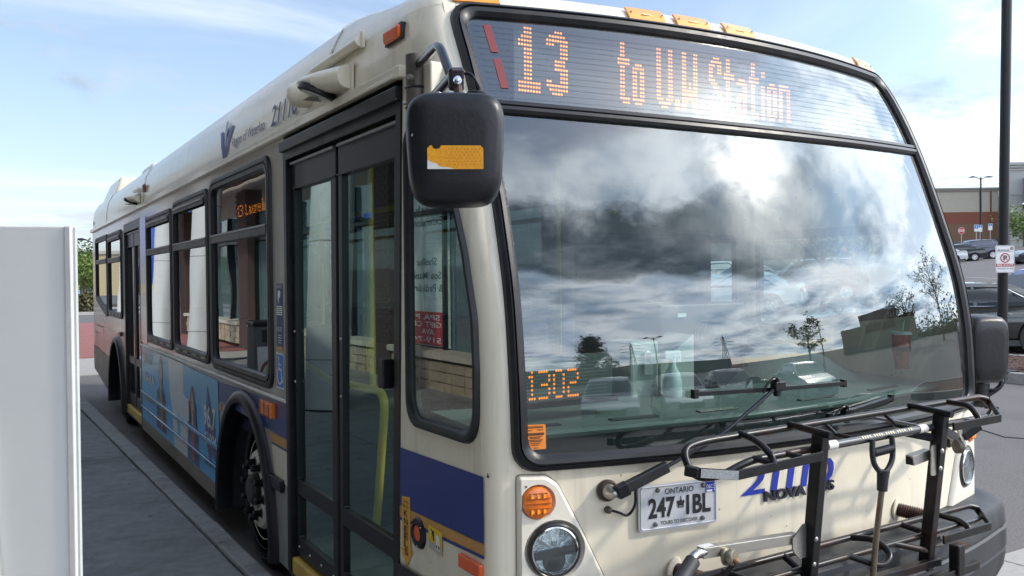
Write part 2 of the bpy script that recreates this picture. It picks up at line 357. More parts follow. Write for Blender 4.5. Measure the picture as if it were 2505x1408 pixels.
def inset(P, d):
    k = len(P); A = sum(P[i - 1][0] * P[i][1] - P[i][0] * P[i - 1][1] for i in range(k)); sg = 1 if A > 0 else -1; out = []
    for i in range(k):
        p = Vector(P[i]); a = (p - Vector(P[i - 1])).normalized(); b = (Vector(P[(i + 1) % k]) - p).normalized()
        na = Vector((-a.y, a.x)) * sg; nb = Vector((-b.y, b.x)) * sg; h = (na + nb)
        out.append(tuple(p + h * (d / max(0.2, (1 + na.dot(nb))))))
    return out
def dense(P, step):
    out = []
    for i in range(len(P)):
        a = Vector(P[i]); b = Vector(P[(i + 1) % len(P)]); n = max(1, int((b - a).length / step))
        for j in range(n): out.append(tuple(a.lerp(b, j / n)))
    return out
def smoothpath(P, n=6):
    """rounded polyline through bends (Catmull-Rom)"""
    P = [Vector(p) for p in P]; Q = [P[0] * 2 - P[1]] + P + [P[-1] * 2 - P[-2]]; out = []
    for i in range(1, len(Q) - 2):
        a, b, c, d = Q[i - 1:i + 3]
        for j in range(n):
            t = j / n; out.append(0.5 * ((2 * b) + (c - a) * t + (2 * a - 5 * b + 4 * c - d) * t * t + (3 * b - a - 3 * c + d) * t ** 3))
    out.append(P[-1]); return out
def fillet(P, r, n=5):
    """polyline with its corners rounded by arcs"""
    P = [Vector(p) for p in P]; out = [P[0]]
    for i in range(1, len(P) - 1):
        p = P[i]; a = P[i - 1] - p; b = P[i + 1] - p; d = min(r, a.length * 0.48, b.length * 0.48); s0 = p + a.normalized() * d; s1 = p + b.normalized() * d
        for j in range(n + 1):
            t = j / n; out.append(s0 * (1 - t) ** 2 + p * 2 * t * (1 - t) + s1 * t * t)
    out.append(P[-1]); return out
def text_mesh(txt, size=1.0, bold=0.0, align='LEFT', xs=1.0, shear=0.0, sp=1.0):
    """letters as flat triangles: list of (u, v), faces; cap height = size"""
    c = bpy.data.curves.new('letters', 'FONT'); c.body = txt; c.size = size / 0.70; c.align_x = align; c.offset = bold * size * 2.2; c.shear = shear; c.space_character = sp; c.resolution_u = 3
    o = bpy.data.objects.new('letters', c); COL.objects.link(o); bpy.context.view_layer.update()
    me = bpy.data.meshes.new_from_object(o.evaluated_get(bpy.context.evaluated_depsgraph_get()))
    vs = [(v.co.x * xs, v.co.y) for v in me.vertices]; fs = [tuple(p.vertices) for p in me.polygons]
    bpy.data.objects.remove(o); bpy.data.curves.remove(c); bpy.data.meshes.remove(me)
    return vs, fs
def fit_text(txt, u0, u1, v0, h, mapf, name, mt, parent, hh=0.003, bold=0.0, shear=0.0, thick=0.0):
    """text stretched to span u0..u1 with its baseline at v0 and cap height h (u1<u0 reads the other way along u)"""
    vs, fs = text_mesh(txt, h, bold, shear=shear)
    a = min(v[0] for v in vs); b = max(v[0] for v in vs); mb = MB()
    P = [(u0 + (u1 - u0) * (v[0] - a) / (b - a), v0 + v[1]) for v in vs]
    mb.add([mapf(p[0], p[1], hh) for p in P], fs)
    return mb.build(name, mt, parent, fix=False)
# ------------------------------------------------------------ the bus: shape of its skin
W = 2.59
ZT = [.3, 1.2, 1.3, 1.4, 1.5, 1.6, 1.7, 1.8, 1.9, 2.0, 2.1, 2.2, 2.3, 2.4, 2.5, 2.6, 2.7, 2.75]
YT = [-.03, -.03, -.027, -.022, -.015, .0, .017, .044, .077, .11, .145, .182, .221, .264, .312, .366, .43, .466]
ZD = [.3, 1.2, 1.5, 1.8, 2.0, 2.3, 2.6, 2.75]; DD = [.068, .068, .067, .075, .083, .081, .085, .096]
def interp(x, X, Yv):
    if x <= X[0]: return Yv[0]
    for i in range(len(X) - 1):
        if x <= X[i + 1]: return Yv[i] + (Yv[i + 1] - Yv[i]) * (x - X[i]) / (X[i + 1] - X[i])
    return Yv[-1]
YCs = lambda z: (interp(z - .06, ZT, YT) + interp(z, ZT, YT) * 2 + interp(z + .06, ZT, YT)) / 4
DL = lambda z: interp(z, ZD, DD)
def YF(x, z):
    u = (x - 1.295) / 1.225
    return YCs(z) - .185 * (1 - u * u)
def MF(x, z, h=0.0):
    e = .01; yx = (YF(x + e, z) - YF(x - e, z)) / (2 * e); yz = (YF(x, z + e) - YF(x, z - e)) / (2 * e)
    n = Vector((yx, -1, yz)).normalized()
    return (x + n.x * h, YF(x, z) + n.y * h, z + n.z * h)
QW = 2.45
def MQ(q, z, h=0.0):
    d = DL(z); return MF(d + q / QW * (W - 2 * d), z, h)
mapL = lambda u, v, h=0.0: (-h, u, v)
mapR = lambda u, v, h=0.0: (W + h, u, v)
mapLf = lambda u, v, h=0.0: (SX(v) - h, u, v)
SP = [(0, 2.5), (.004, 2.65), (.025, 2.79), (.08, 2.90), (.14, 2.945), (.25, 2.98), (.5, 3.01), (1.295, 3.03)]
SX = lambda z: interp(z, [p[1] for p in SP], [p[0] for p in SP]) if z > 2.5 else 0.0
YS = lambda z: YCs(z) + interp(z, [.3, 1.2, 2.0, 2.7], [.075, .075, .10, .17])
bus = thing('city_bus', 'cream city bus with blue and gold stripes parked at the kerb', 'bus', (W / 2, 6.1, 0))
B = lambda mb, name, mats, parent=None, **k: mb.build(name, mats, parent or bus, **k)
def arch(cy, cz, a, b, zb, n=16):
    """points of a wheel arch from front to back along the bottom edge"""
    t0 = math.asin(max(-1, min(1, (zb - cz) / b)))
    return [(cy - a * cos(t0 + (pi - 2 * t0) * i / n), cz + b * sin(t0 + (pi - 2 * t0) * i / n)) for i in range(n + 1)]
FA = (3.06, .25, .64, .755); RA = (9.37, .25, .66, .76)
WINS = {'A': [(2.40, 1.14), (3.945, 1.14), (3.945, 2.445), (2.40, 2.445)], 'B': [(4.00, 1.15), (5.40, 1.15), (5.40, 2.41), (4.00, 2.41)],
        'C': [(5.46, 1.15), (6.87, 1.15), (6.87, 2.375), (5.46, 2.375)], 'E': [(8.80, 1.30), (10.19, 1.30), (10.19, 2.37), (8.80, 2.37)],
        'D': [(10.27, 1.30), (10.45, 1.28), (11.74, 1.48), (11.74, 2.38), (10.27, 2.38)]}
rpW = {k: rpoly(p, .11 if k != 'D' else .06, 5) for k, p in WINS.items()}
inW = {k: rpoly(inset(p, .075), .07 if k != 'D' else .04, 5) for k, p in WINS.items()}
def side_outline(door=True):
    o = [(2.17, .21)] + arch(*FA, .21) + [(7.345, .22)]
    if door: o += [(7.345, 2.41), (8.62, 2.41), (8.62, .24)]
    o += arch(*RA, .24) + [(12.27, .44), (12.27, 2.5), (2.17, 2.5)]
    return o
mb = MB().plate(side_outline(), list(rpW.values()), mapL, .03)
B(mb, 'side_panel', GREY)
rwin = [rpoly([(1.34, 1.40), (.14, 1.56), (.16, 1.68), (.27, 1.88), (.34, 2.0), (1.34, 2.0)], [.1, .1, .3, .3, .06, .06], 5), rrect(1.47, 2.9, 1.25, 2.0, .06)] + [rrect(3.1 + 1.5 * i, 4.5 + 1.5 * i, 1.15, 2.38, .1) for i in range(6)]
mb = MB().plate([(.05, .25)] + arch(2.97, .25, .64, .755, .25) + arch(*RA, .25) + [(12.27, .44), (12.27, 2.5), (.35, 2.5)] + [(YS(z), z) for z in (2.4, 2.2, 2.0, 1.8, 1.6, 1.4, 1.2)], rwin, mapR, .03)
B(mb, 'side_panel', WHITE)
for k, l in enumerate(rwin):
    mb = MB().band(l, inset(l, .05), mapR, [(0, 0), (0, .012), (1, .012), (1, -.02)]); w = B(mb, 'street_side_window', RUBBER)
    B(MB().plate(inset(l, .048), [], mapR, 0, h0=-.012), 'window_glass', GLASSR if k < 2 else GLASST, w)
mb = MB().box((W / 2, 12.25, 1.45), (W - .02, .05, 2.1)); B(mb, 'rear_wall', WHITE)
# roof with its rounded shoulders, two lengths with a seam
def roof(y0, y1):
    rows = []
    for y in (y0, y1):
        L_ = [(x, y, z) for x, z in SP]; rows.append(L_ + [(W - x, yy, z) for x, yy, z in reversed(L_[:-1])])
    return MB().grid(rows)
for a, b_ in ((1.466, 7.06), (7.066, 10.35), (10.356, 12.2)):
    B(roof(a, b_), 'roof_shell', WHITE, smooth=40)
for y, hh in ((1.463, .006), (7.063, .005), (10.353, .004)):
    pts = [(x - hh if i < 3 else x, y, z + (hh if i > 2 else 0)) for i, (x, z) in enumerate(SP)]
    B(MB().tube(pts, .0022, 6), 'roof_seam', pm('seam grey', (.42, .39, .33), .5))
# front cap over the windscreen
S_ = [(.0185, 2.735), (.03, 2.80), (.08, 2.90), (.14, 2.945), (.25, 2.98), (.5, 3.01), (.9, 3.02)]
F_ = [(YCs(2.735), 2.735), (.468, 2.775), (.51, 2.812), (.60, 2.843), (.80, 2.882), (1.1, 2.918), (1.40, 2.957)]
rows = []
for i in range(7):
    sx_, sz = S_[i]; fy, fz = F_[i]; Bi = .185 * (1 - i / 6.5) ** .6; dx = [.094, .10, .13, .19, .3, .55, .93][i]
    ys = min(1.44, fy + .17 + .02 * i); half = []
    for j in range(9):
        y = 1.46 + (ys - 1.46) * j / 8; s = j / 9; s = s * s * (3 - 2 * s) if i else 0
        half.append((sx_ + (0 if i else SX(2.735) - sx_), y, sz + (fz - sz) * s * .8))
    p0 = Vector(half[-1]); u = (dx - 1.295) / 1.225; p2 = Vector((dx, fy - Bi * (1 - u * u), fz)); p1 = Vector((sx_ + (dx - sx_) * .1, p2.y + .01, fz))
    for j in range(1, 9):
        t = j / 8; half.append(tuple(p0 * (1 - t) ** 2 + p1 * 2 * t * (1 - t) + p2 * t * t))
    for j in range(1, 13):
        x = dx + (1.295 - dx) * j / 12; u = (x - 1.295) / 1.225; half.append((x, fy - Bi * (1 - u * u), fz + (.004 * i) * (1 - u * u)))
    rows.append(half + [(W - x, y, z) for x, y, z in reversed(half[:-1])])
mb = MB().grid(rows); mb.f.append(tuple(len(mb.v) - len(rows[0]) + j for j in range(len(rows[0])))); mb.m.append(0)
B(mb, 'front_cap', WHITE, smooth=50)
# corner posts, from the side to the windscreen edge
def corner(z0, z1, m, name, off=0.0, n=26):
    for mirror in (0, 1):
        rows = []
        for i in range(n + 1):
            z = z0 + (z1 - z0) * i / n; d = DL(z) + .012; p0 = Vector((SX(z) - off, YS(z), z)); q = MF(d, z, off); p2 = Vector(q)
            p1 = Vector((SX(z) + .004 - off, p2.y + .012 - off * .5, z)); r = []
            for j in range(11):
                t = j / 10; r.append(p0 * (1 - t) ** 2 + p1 * 2 * t * (1 - t) + p2 * t * t)
            rows.append([(W - p.x, p.y, p.z) if mirror else tuple(p) for p in r])
        B(MB().grid(rows), name, m, smooth=60)
corner(.785, 2.735, WHITE, 'corner_post'); corner(.42, .783, pm('corner blue', (.015, .05, .33), .3, coat=.3), 'corner_bumper', .006, 6)
# shoulder ahead of the first seam, above the drip rail
mb = MB().grid([[(SX(z), y, z) for y in [YS(z) + (1.46 - YS(z)) * j / 8 for j in range(9)]] for z in (2.5, 2.56, 2.62, 2.68, 2.735)])
B(mb, 'front_shoulder', WHITE, smooth=60)
mb = MB().grid([[(W - SX(z), y, z) for y in [YS(z) + (1.46 - YS(z)) * j / 8 for j in range(9)]] for z in (2.5, 2.56, 2.62, 2.68, 2.735)])
B(mb, 'front_shoulder', WHITE, smooth=60)
# quarter panel between door and corner, with its window
qo = [(.60, 1.205), (.048, 1.205), (.048, 1.45), (.062, 1.62), (.125, 1.84), (.20, 2.02), (.285, 2.22), (.33, 2.30), (.57, 2.30), (.60, 2.26)]
qo = rpoly(qo, [.10, .11, .3, .3, .3, .3, .3, .05, .03, .05], 6)
yk = [(YS(z) + .0005, z) for z in (2.5, 2.3, 2.1, 1.9, 1.7, 1.5, 1.3, 1.1, .9, .64)]
def clampq(p): return (max(p[0], YS(p[1]) + .02 if False else p[0]), p[1])
panel_hole = [(max(u, YS(v) + .012), v) for u, v in qo]
mb = MB().plate([(.72, .64), (.62, 2.5)] + yk, [panel_hole], mapL, .02); B(mb, 'quarter_panel', WHITE)
qi = [(u + (0.33 - u) * .13, v + (1.75 - v) * .075) for u, v in qo]
def mapLc(u, v, h=0.0):
    """side plane that turns into the corner near the windscreen"""
    ys = YS(v); 
    if u >= ys: return (-h, u, v)
    t = (ys - u) / .075; return (.010 * t * t * 2 - h, u, v)
mb = MB().band(qo, qi, mapLc, [(-.02, -.02), (0, .004), (.12, .016), (.45, .018), (.8, .012), (1, .002), (1.02, -.03)]); qw = B(mb, 'quarter_window', RUBBER, smooth=50)
B(MB().plate(qi, [], mapLc, 0, h0=-.002), 'window_glass', GLASSQ, qw)
# stripes and print on the quarter panel
def decal(poly, m, name, mapf=mapL, h=.0025, parent=None): return B(MB().plate(poly, [], mapf, 0, h0=h), name, m, parent)
decal([(.70, .885), (.028, .905), (.028, 1.118), (.70, 1.107)], BLUE, 'blue_stripe')
decal([(.70, .842), (.028, .868), (.028, .903), (.70, .883)], GOLD, 'gold_stripe')
decal([(.70, .828), (.028, .856), (.028, .866), (.70, .840)], BLUE, 'blue_pinstripe')
decal([(.72, .5), (.71, .665), (.50, .668), (.30, .655), (.20, .60), (.15, .5)], BUMPER, 'lower_skirt', h=.012)
B(MB().box((-.008, .11, .815), (.018, .15, .046)), 'side_reflector', ORANGE, bevel=.006)
mb = MB().lathe([(0, .010), (.028, .010), (.034, .004)], (0, .52, .82), (-1, 0, 0)); l1 = B(mb, 'round_marker_lamp', ORANGE, smooth=40)
mb = MB().lathe([(.030, .003), (.034, .014), (.052, .012), (.060, .0)], (0, .52, .82), (-1, 0, 0), caps=False); B(mb, 'lamp_ring', BLACK, l1, smooth=40)
for a in (0.4, 2.5, 4.6): B(MB().lathe([(0, .016), (.004, .014)], (0, .52 + .047 * cos(a), .82 + .047 * sin(a)), (-1, 0, 0), 8), 'screw', CHROME, l1)
arrow = decal([(.668, .925), (.592, .935), (.592, .735), (.572, .737), (.63, .665), (.688, .725), (.668, .728)], pm('arrow orange', (.72, .36, .05), .5), 'kneeling_sign', h=.004)
for k, (ch, z, h) in enumerate([('THIS', .905, .012), ('BUS', .887, .012), ('K', .855, .024), ('N', .825, .024), ('E', .795, .024), ('E', .767, .024), ('L', .739, .024), ('S', .710, .024)]):
    wd = .05 if k < 2 else .036
    fit_text(ch, .63 + wd / 2, .63 - wd / 2, z, h, mapL, 'lettering', INK, arrow, .0055, bold=.01 if k > 1 else 0)
st = decal([(.435, .79), (.325, .785), (.325, .868), (.435, .873)], pm('sticker yellow', (.75, .50, .02), .5), 'warning_sticker', h=.004)
decal([(.433, .792), (.327, .787), (.327, .812), (.433, .817)], pm('sticker grey', (.42, .42, .42), .5), 'sticker_base', h=.0048, parent=st)
decal([(.41, .825), (.402, .825), (.402, .85), (.415, .862), (.405, .862), (.395, .85), (.395, .825), (.385, .825), (.39, .845), (.385, .86), (.40, .856)], INK, 'pictogram', h=.0055, parent=st)
decal([(.375, .80), (.340, .798), (.340, .830), (.345, .85), (.372, .852)], INKW, 'pictogram', h=.0055, parent=st)
for c in ((.365, .81), (.348, .809)): decal([(c[0] + .006 * cos(a), c[1] + .006 * sin(a)) for a in (0, 1, 2, 3, 4, 5)], INK, 'pictogram', h=.006, parent=st)
decal([(.012, 1.12), (.0, 1.12), (.006, 1.137)], INK, 'maker_emblem', mapLc, .003)
# stripes on the long side
decal([(2.175, .905), (2.175, 1.095), (3.785, 1.055), (3.785, .93)], BLUE, 'blue_stripe')
def cutarch(poly, name, m, h=.0025):
    return decal(poly, m, name, h=h)
decal([(2.175, .852), (2.175, .903), (2.50, .899), (2.475, .852)], GOLD, 'gold_stripe', h=.003)
decal([(2.175, .840), (2.175, .850), (2.475, .850), (2.468, .840)], BLUE, 'blue_pinstripe', h=.003)
decal([(2.175, .66), (2.175, .838), (2.47, .838), (2.41, .66)], WHITE, 'white_panel', h=.003)
decal([(3.70, .86), (3.70, .91), (3.78, .91), (3.78, .86)], GOLD, 'gold_stripe', h=.003)
B(MB().box((-.012, 2.38, .645), (.03, .30, .065)), 'rub_rail', BLACK, bevel=.006)
m_ = B(MB().tube([(-.008, 2.175, 1.108), (-.008, 7.34, 1.095)], .010, 8), 'belt_moulding', pm('moulding white', (.66, .64, .58), .3))
decal([(8.66, .98), (8.66, 1.10), (12.25, 1.14), (12.25, .98)], GREY, 'rear_stripe', h=.004)
decal([(7.35, .22), (3.70, .215), (3.72, .335), (7.35, .345)], SKIRT, 'lower_skirt', h=.004)
decal([(10.06, .25), (12.26, .45), (12.26, .80), (10.03, .74)], SKIRT, 'lower_skirt', h=.004)
decal([(2.41, .215), (2.18, .212), (2.18, .60), (2.42, .60)], pm('panel aluminium', (.33, .33, .32), .4, metal=.3), 'lower_skirt', h=.003)
for yy in (5.5,): decal([(yy, .22), (yy + .012, .22), (yy + .012, .335), (yy, .335)], BLACK, 'panel_joint', h=.005)
for (a, b_, c, d) in ((10.9, 11.9, .52, 1.12), (11.5, 11.75, .78, 1.02), (11.8, 12.02, .78, 1.02)):
    l = rrect(a, b_, c, d, .01, 2); B(MB().band(l, inset(l, .012), mapL, [(0, .006), (1, .006)]), 'hatch_joint', BLACK)
B(MB().box((-.014, 9.0, 1.12), (.03, .16, .05)), 'side_marker_lamp', pm('dull red lens', (.16, .04, .02), .3), bevel=.005)
a_ = B(MB().box((-.016, 2.50, 1.03), (.036, .24, .085)), 'side_marker_lamp', AMBER, bevel=.01)
for yy in (2.41, 2.50, 2.59): B(MB().box((-.036, yy, 1.03), (.004, .004, .08)), 'lens_rib', pm('amber dark', (.35, .07, .005), .3), a_)
# wheel arches: thick black lip and dark well
for (cy, cz, a, b_), zb in ((FA, .2), (RA, .2)):
    A1 = arch(cy, cz, a + .075, b_ + .07, zb, 28); A0 = arch(cy, cz, a - .012, b_ - .012, zb, 28)
    rows = [[(-h, p[0] + (q[0] - p[0]) * t, p[1] + (q[1] - p[1]) * t) for p, q in zip(A1, A0)] for t, h in ((0, .001), (.08, .028), (.35, .045), (.7, .05), (.95, .04), (1, .0), (1, -.06))]
    B(MB().grid(rows), 'wheel_arch_lip', BLACK, smooth=50)
    rows = [[(x, p[0], p[1]) for p in arch(cy, cz, a + .02, b_ + .02, .2, 20)] for x in (.01, .75)]; mb = MB().grid(rows)
    mb.box((.76, cy, .6), (.02, 1.5, 1.1)); B(mb, 'wheel_well', DARK)
# wheels
def wheel(cy, cx, front=True):
    r = .475; c = (cx, cy, r)
    tp = [(.30, -.12), (.40, -.135), (.45, -.125), (.468, -.10), (.475, -.06), (.475, .06), (.468, .10), (.45, .125), (.40, .135), (.30, .12)]
    w = B(MB().lathe(tp, c, (-1, 0, 0), 48, caps=False), 'wheel', TYRE, smooth=40)
    for rr in (.36, .42): B(MB().lathe([(rr - .004, .132), (rr, .140), (rr + .004, .132)], c, (-1, 0, 0), 40), 'tyre_rib', TYRE, w)
    if front:
        rp = [(.305, .06), (.312, .11), (.305, .135), (.292, .125), (.285, .08), (.262, .05), (.252, .085), (.245, .135), (.228, .158), (.205, .165), (.12, .165), (.115, .13), (0, .13)]
        rim = B(MB().lathe(rp, c, (-1, 0, 0), 44), 'rim', RIM, w, smooth=35)
        B(MB().lathe([(.095, .12), (.095, .19), (.075, .21), (0, .215)], c, (-1, 0, 0), 28), 'hub_cap', pm('greasy black', (.02, .018, .016), .4, var=.4, dirt=(.08, .06, .04), dirt_amt=.6, dirt_scale=30), rim, smooth=40)
        for k in range(10):
            a = 2 * pi * k / 10 + .2; p = Vector((cx - .16, cy + .165 * cos(a), r + .165 * sin(a)))
            B(MB().lathe([(.029, -.005), (.027, .012), (.022, .014), (.022, .05), (.017, .058), (0, .060)], p, (-1, 0, 0), 6), 'wheel_nut', BLACK, rim)
            B(MB().lathe([(.034, -.004), (.034, .006), (.028, .008)], p, (-1, 0, 0), 12), 'nut_washer', pm('washer', (.3, .28, .22), .5, metal=.5), rim)
    else:
        rp = [(.305, .10), (.312, .135), (.298, .14), (.28, .06), (.24, .0), (.15, -.02), (.14, .02), (.11, .06), (0, .07)]
        B(MB().lathe(rp, c, (-1, 0, 0), 40), 'rim', RIM, w, smooth=40)
    return w
wheel(2.98, .205); wheel(9.30, .20, False); wheel(2.98, W - .2, False); wheel(9.30, W - .2, False)
B(MB().box((W / 2, 6.3, .42), (1.0, 11.0, .12)), 'chassis', DARK)
# side windows
FP = [(0, .0), (.04, .016), (.18, .020), (.42, .018), (.46, .010), (.56, .010), (.60, .020), (.9, .018), (1, .006), (1.02, -.02)]
def side_window(k, bar, hopper=True):
    o, i = rpW[k], inW[k]; w = B(MB().band(o, i, mapL, FP), 'side_window', RUBBER, smooth=35)
    ys = [p[0] for p in i]; zs = [p[1] for p in i]; a, b_ = min(ys), max(ys)
    B(MB().plate(i, [], mapL, 0, h0=-.004), 'window_glass', GLASSS, w)
    if bar:
        zc = bar; B(MB().bar((-.006, a - .01, zc), (-.006, b_ + .01, zc), .03, .062), 'window_bar', RUBBER, w, bevel=.006)
        B(MB().bar((-.0225, a, zc + .022), (-.0225, b_, zc + .022), .008, .008), 'bar_edge', pm('worn alu', (.3, .3, .3), .35, metal=.6), w)
    if hopper:
        zt = max(zs); zb = min(zs)
        B(MB().bar((-.020, a + .02, zt - .01), (-.020, b_ - .02, zt - .01), .012, .045), 'hopper_catch', RUBBER, w, bevel=.004)
        B(MB().bar((-.029, a + .06, zt + .002), (-.029, b_ - .06, zt + .002), .012, .014), 'hopper_rail', pm('worn alu', (.3, .3, .3), .35, metal=.6), w)
        for s in range(4):
            yy = a + .12 + (b_ - a - .24) * s / 3; B(MB().box((-.018, yy, zb - .035), (.008, .16, .010)), 'drain_slot', pm('worn alu', (.3, .3, .3), .35, metal=.6), w)
    return w
wA = side_window('A', 2.033, False); side_window('B', 2.03); side_window('C', 2.03); side_window('E', 2.02); side_window('D', 2.03, False)
# dividers of the grey belt and door pillars
decal([(2.18, 1.12), (2.36, 1.12), (2.36, 2.46), (2.18, 2.46)], pm('pillar taupe', (.30, .265, .225), .3, var=.05, coat=.3), 'door_pillar', h=.002)
pz = decal([(6.94, 1.13), (7.33, 1.13), (7.33, 2.40), (6.94, 2.40)], pm('polished grey', (.35, .35, .34), .12, metal=.6, var=.04), 'door_pillar', h=.006)
# stickers on the door pillar
s1 = decal([(2.33, 1.37), (2.215, 1.37), (2.215, 1.73), (2.33, 1.73)], pm('sticker blue', (.02, .03, .17), .45), 'notice_sticker', h=.004)
decal([(2.325, 1.56), (2.22, 1.56), (2.22, 1.61), (2.325, 1.61)], INKW, 'notice_text_box', h=.0048, parent=s1)
for k in range(4): decal([(2.315, 1.567 + k * .011), (2.23, 1.567 + k * .011), (2.23, 1.571 + k * .011), (2.315, 1.571 + k * .011)], INK, 'notice_line', h=.0055, parent=s1)
fit_text('NOTICE', 2.32, 2.225, 1.705, .018, mapL, 'lettering', INKW, s1, .005)
decal([(2.30, 1.64), (2.285, 1.62), (2.28, 1.65), (2.255, 1.66), (2.25, 1.685), (2.275, 1.697), (2.30, 1.69), (2.305, 1.665)], INKW, 'pictogram', h=.005, parent=s1)
fit_text('$3.25', 2.315, 2.235, 1.475, .022, mapL, 'lettering', INKW, s1, .005)
for k in range(4): decal([(2.30, 1.41 + k * .013), (2.245, 1.41 + k * .013), (2.245, 1.414 + k * .013), (2.30, 1.414 + k * .013)], INKW, 'notice_line', h=.005, parent=s1)
decal([(2.33, 1.372), (2.215, 1.372), (2.215, 1.385), (2.25, 1.395), (2.29, 1.388), (2.33, 1.392)], GOLD, 'notice_swoosh', h=.005, parent=s1)
s2 = decal([(2.345, 1.165), (2.21, 1.165), (2.21, 1.355), (2.345, 1.355)], INKW, 'wheelchair_sticker', h=.004)
decal([(2.338, 1.172), (2.217, 1.172), (2.217, 1.348), (2.338, 1.348)], pm('access blue', (.01, .17, .55), .4), 'sticker_field', h=.0046, parent=s2)
def stroke(P, w, m, name, parent, mapf=mapL, h=.0055):
    mb = MB()
    for a, b_ in zip(P[:-1], P[1:]):
        a = Vector(a); b2 = Vector(b_); d = (b2 - a).normalized() * w / 2; n = Vector((-d.y, d.x))
        q = [a - d * .6 + n, b2 + d * .6 + n, b2 + d * .6 - n, a - d * .6 - n]; mb.add([mapf(p.x, p.y, h) for p in q], [(0, 1, 2, 3)]); h += .00005
    return B(mb, name, m, parent, fix=False)
stroke([(2.295, 1.32), (2.293, 1.27), (2.255, 1.268), (2.245, 1.205), (2.228, 1.21)], .013, INKW, 'pictogram', s2)
stroke([(2.290, 1.295), (2.262, 1.293)], .009, INKW, 'pictogram', s2)
stroke([(2.30 - .045 * cos(a * .35 + 1.9) - .02, 1.235 + .045 * sin(a * .35 + 1.9)) for a in range(13)], .010, INKW, 'pictogram', s2)
decal([(2.297 + .010 * cos(a), 1.332 + .010 * sin(a)) for a in range(6)], INKW, 'pictogram', h=.0055, parent=s2)
# drip rail along the whole side
B(MB().bar((-.016, .585, 2.505), (-.016, 12.3, 2.50), .032, .016), 'drip_rail', WHITE, bevel=.004)
B(MB().bar((-.028, .585, 2.522), (-.028, 12.3, 2.517), .006, .03), 'drip_rail_lip', WHITE, bevel=.002)
B(MB().box((-.02, .60, 2.513), (.03, .05, .045)), 'drip_rail_end', WHITE, bevel=.004)
B(MB().bar((W + .016, .585, 2.50), (W + .016, 12.3, 2.50), .032, .03), 'drip_rail', WHITE)
# ------------------------------------------------------------ bus doors
def door(y0, y1, z0, z1, front=True):
    d = B(MB().plate([(y0, z0), (y1, z0), (y1, z1), (y0, z1)], [[(y0 + .055, z0 - .0 + .02), (y1 - .055, z0 + .02), (y1 - .055, z1 - .10), (y0 + .055, z1 - .10)]], mapL, .09, h0=.006), 'entrance_door' if front else 'rear_door', BLACK, bevel=.006)
    if front:
        B(MB().bar((-.012, y0, z1 - .03), (-.012, y1, z1 - .03), .03, .055), 'door_header', BLACK, d, bevel=.006)
        B(MB().bar((-.024, y0, z1 - .052), (-.024, y1, z1 - .052), .004, .004), 'header_line', pm('edge grey', (.22, .22, .23), .3), d)
        for yy in (y0 + .05, y1 - .015): B(MB().bar((-.012, yy, z0 + .1), (-.012, yy, z1 - .11), .005, .005), 'jamb_line', pm('edge grey', (.22, .22, .23), .3), d)
    mid = (y0 + y1) / 2 + (.015 if front else 0)
    for a, b_ in ((y0 + .062, mid - .018), (mid + .018, y1 - .062)):
        fr, gm = .045, GLASSD
        zt = z1 - .115; zb = z0 + .12
        head = .14 if front else .16
        holes = [rrect(a + fr + .02, b_ - fr, .715, zt - head, .008, 2), rrect(a + fr + .02, b_ - fr, zb + .09, .635, .008, 2)] if front else [rrect(a + fr, b_ - fr, .90, zt - head, .008, 2), rrect(a + fr, b_ - fr, zb + .12, .82, .008, 2)]
        lf = B(MB().plate([(a, zb), (b_, zb), (b_, zt), (a, zt)], holes, mapL, .035, h0=-.022), 'door_leaf', pm('door black', (.010, .0105, .0135), .33, var=.1, spec=.4, dirt=(.026, .024, .023), dirt_amt=.35), d, bevel=.004)
        for h in holes: B(MB().plate(h, [], mapL, 0, h0=-.038), 'door_glass', GLASSD if front else GLASSS, d)
        B(MB().bar((.016, a + .01, zt - .006), (.016, b_ - .01, zt - .006), .012, .012), 'leaf_top_strip', pm('edge grey', (.22, .22, .23), .3), d)
        B(MB().bar((.019, a, zt - head + .003), (.019, b_, zt - head + .003), .010, .006), 'leaf_line', BLACK, d)
        for k in range(4 if front else 0):
            B(MB().lathe([(0, .006), (.006, .004), (.007, 0)], (.021, a + .06 + k * (b_ - a - .12) / 3, zb + .045), (-1, 0, 0), 8), 'rivet', STEEL, d)
        for zz in ((1.22, 1.48) if front else ()): B(MB().lathe([(0, .008), (.007, .005), (.008, 0)], (.021, b_ - .03, zz), (-1, 0, 0), 8), 'rivet', STEEL, d)
        B(MB().bar((-.002, b_ + .006 if front else a, zb), (-.002, b_ + .006 if front else a, zt), .012, .012), 'door_seal', RUBBER, d)
    # step edge
    B(MB().box((.10, (y0 + y1) / 2, z0 + .045), (.20, y1 - y0 - .11, .11)), 'step_edge', pm('step yellow', (.62, .42, .08), .5, var=.2, dirt=(.12, .1, .06), dirt_amt=.7, dirt_scale=12), d, bevel=.01)
    def lean(o):
        if o.type == 'MESH' and front:
            for v in o.data.vertices: v.co.y += (2.47 - v.co.z) / 2.27 * .095 * max(0, (2.17 - v.co.y)) / 1.55
        for c in o.children: lean(c)
    lean(d)
    return d
fd = door(.625, 2.172, .20, 2.472)
B(MB().box((-.012, .79, 1.38), (.05, .055, .115)), 'door_hinge_block', BLACK, fd, bevel=.006)
door(7.35, 8.615, .235, 2.41, False)
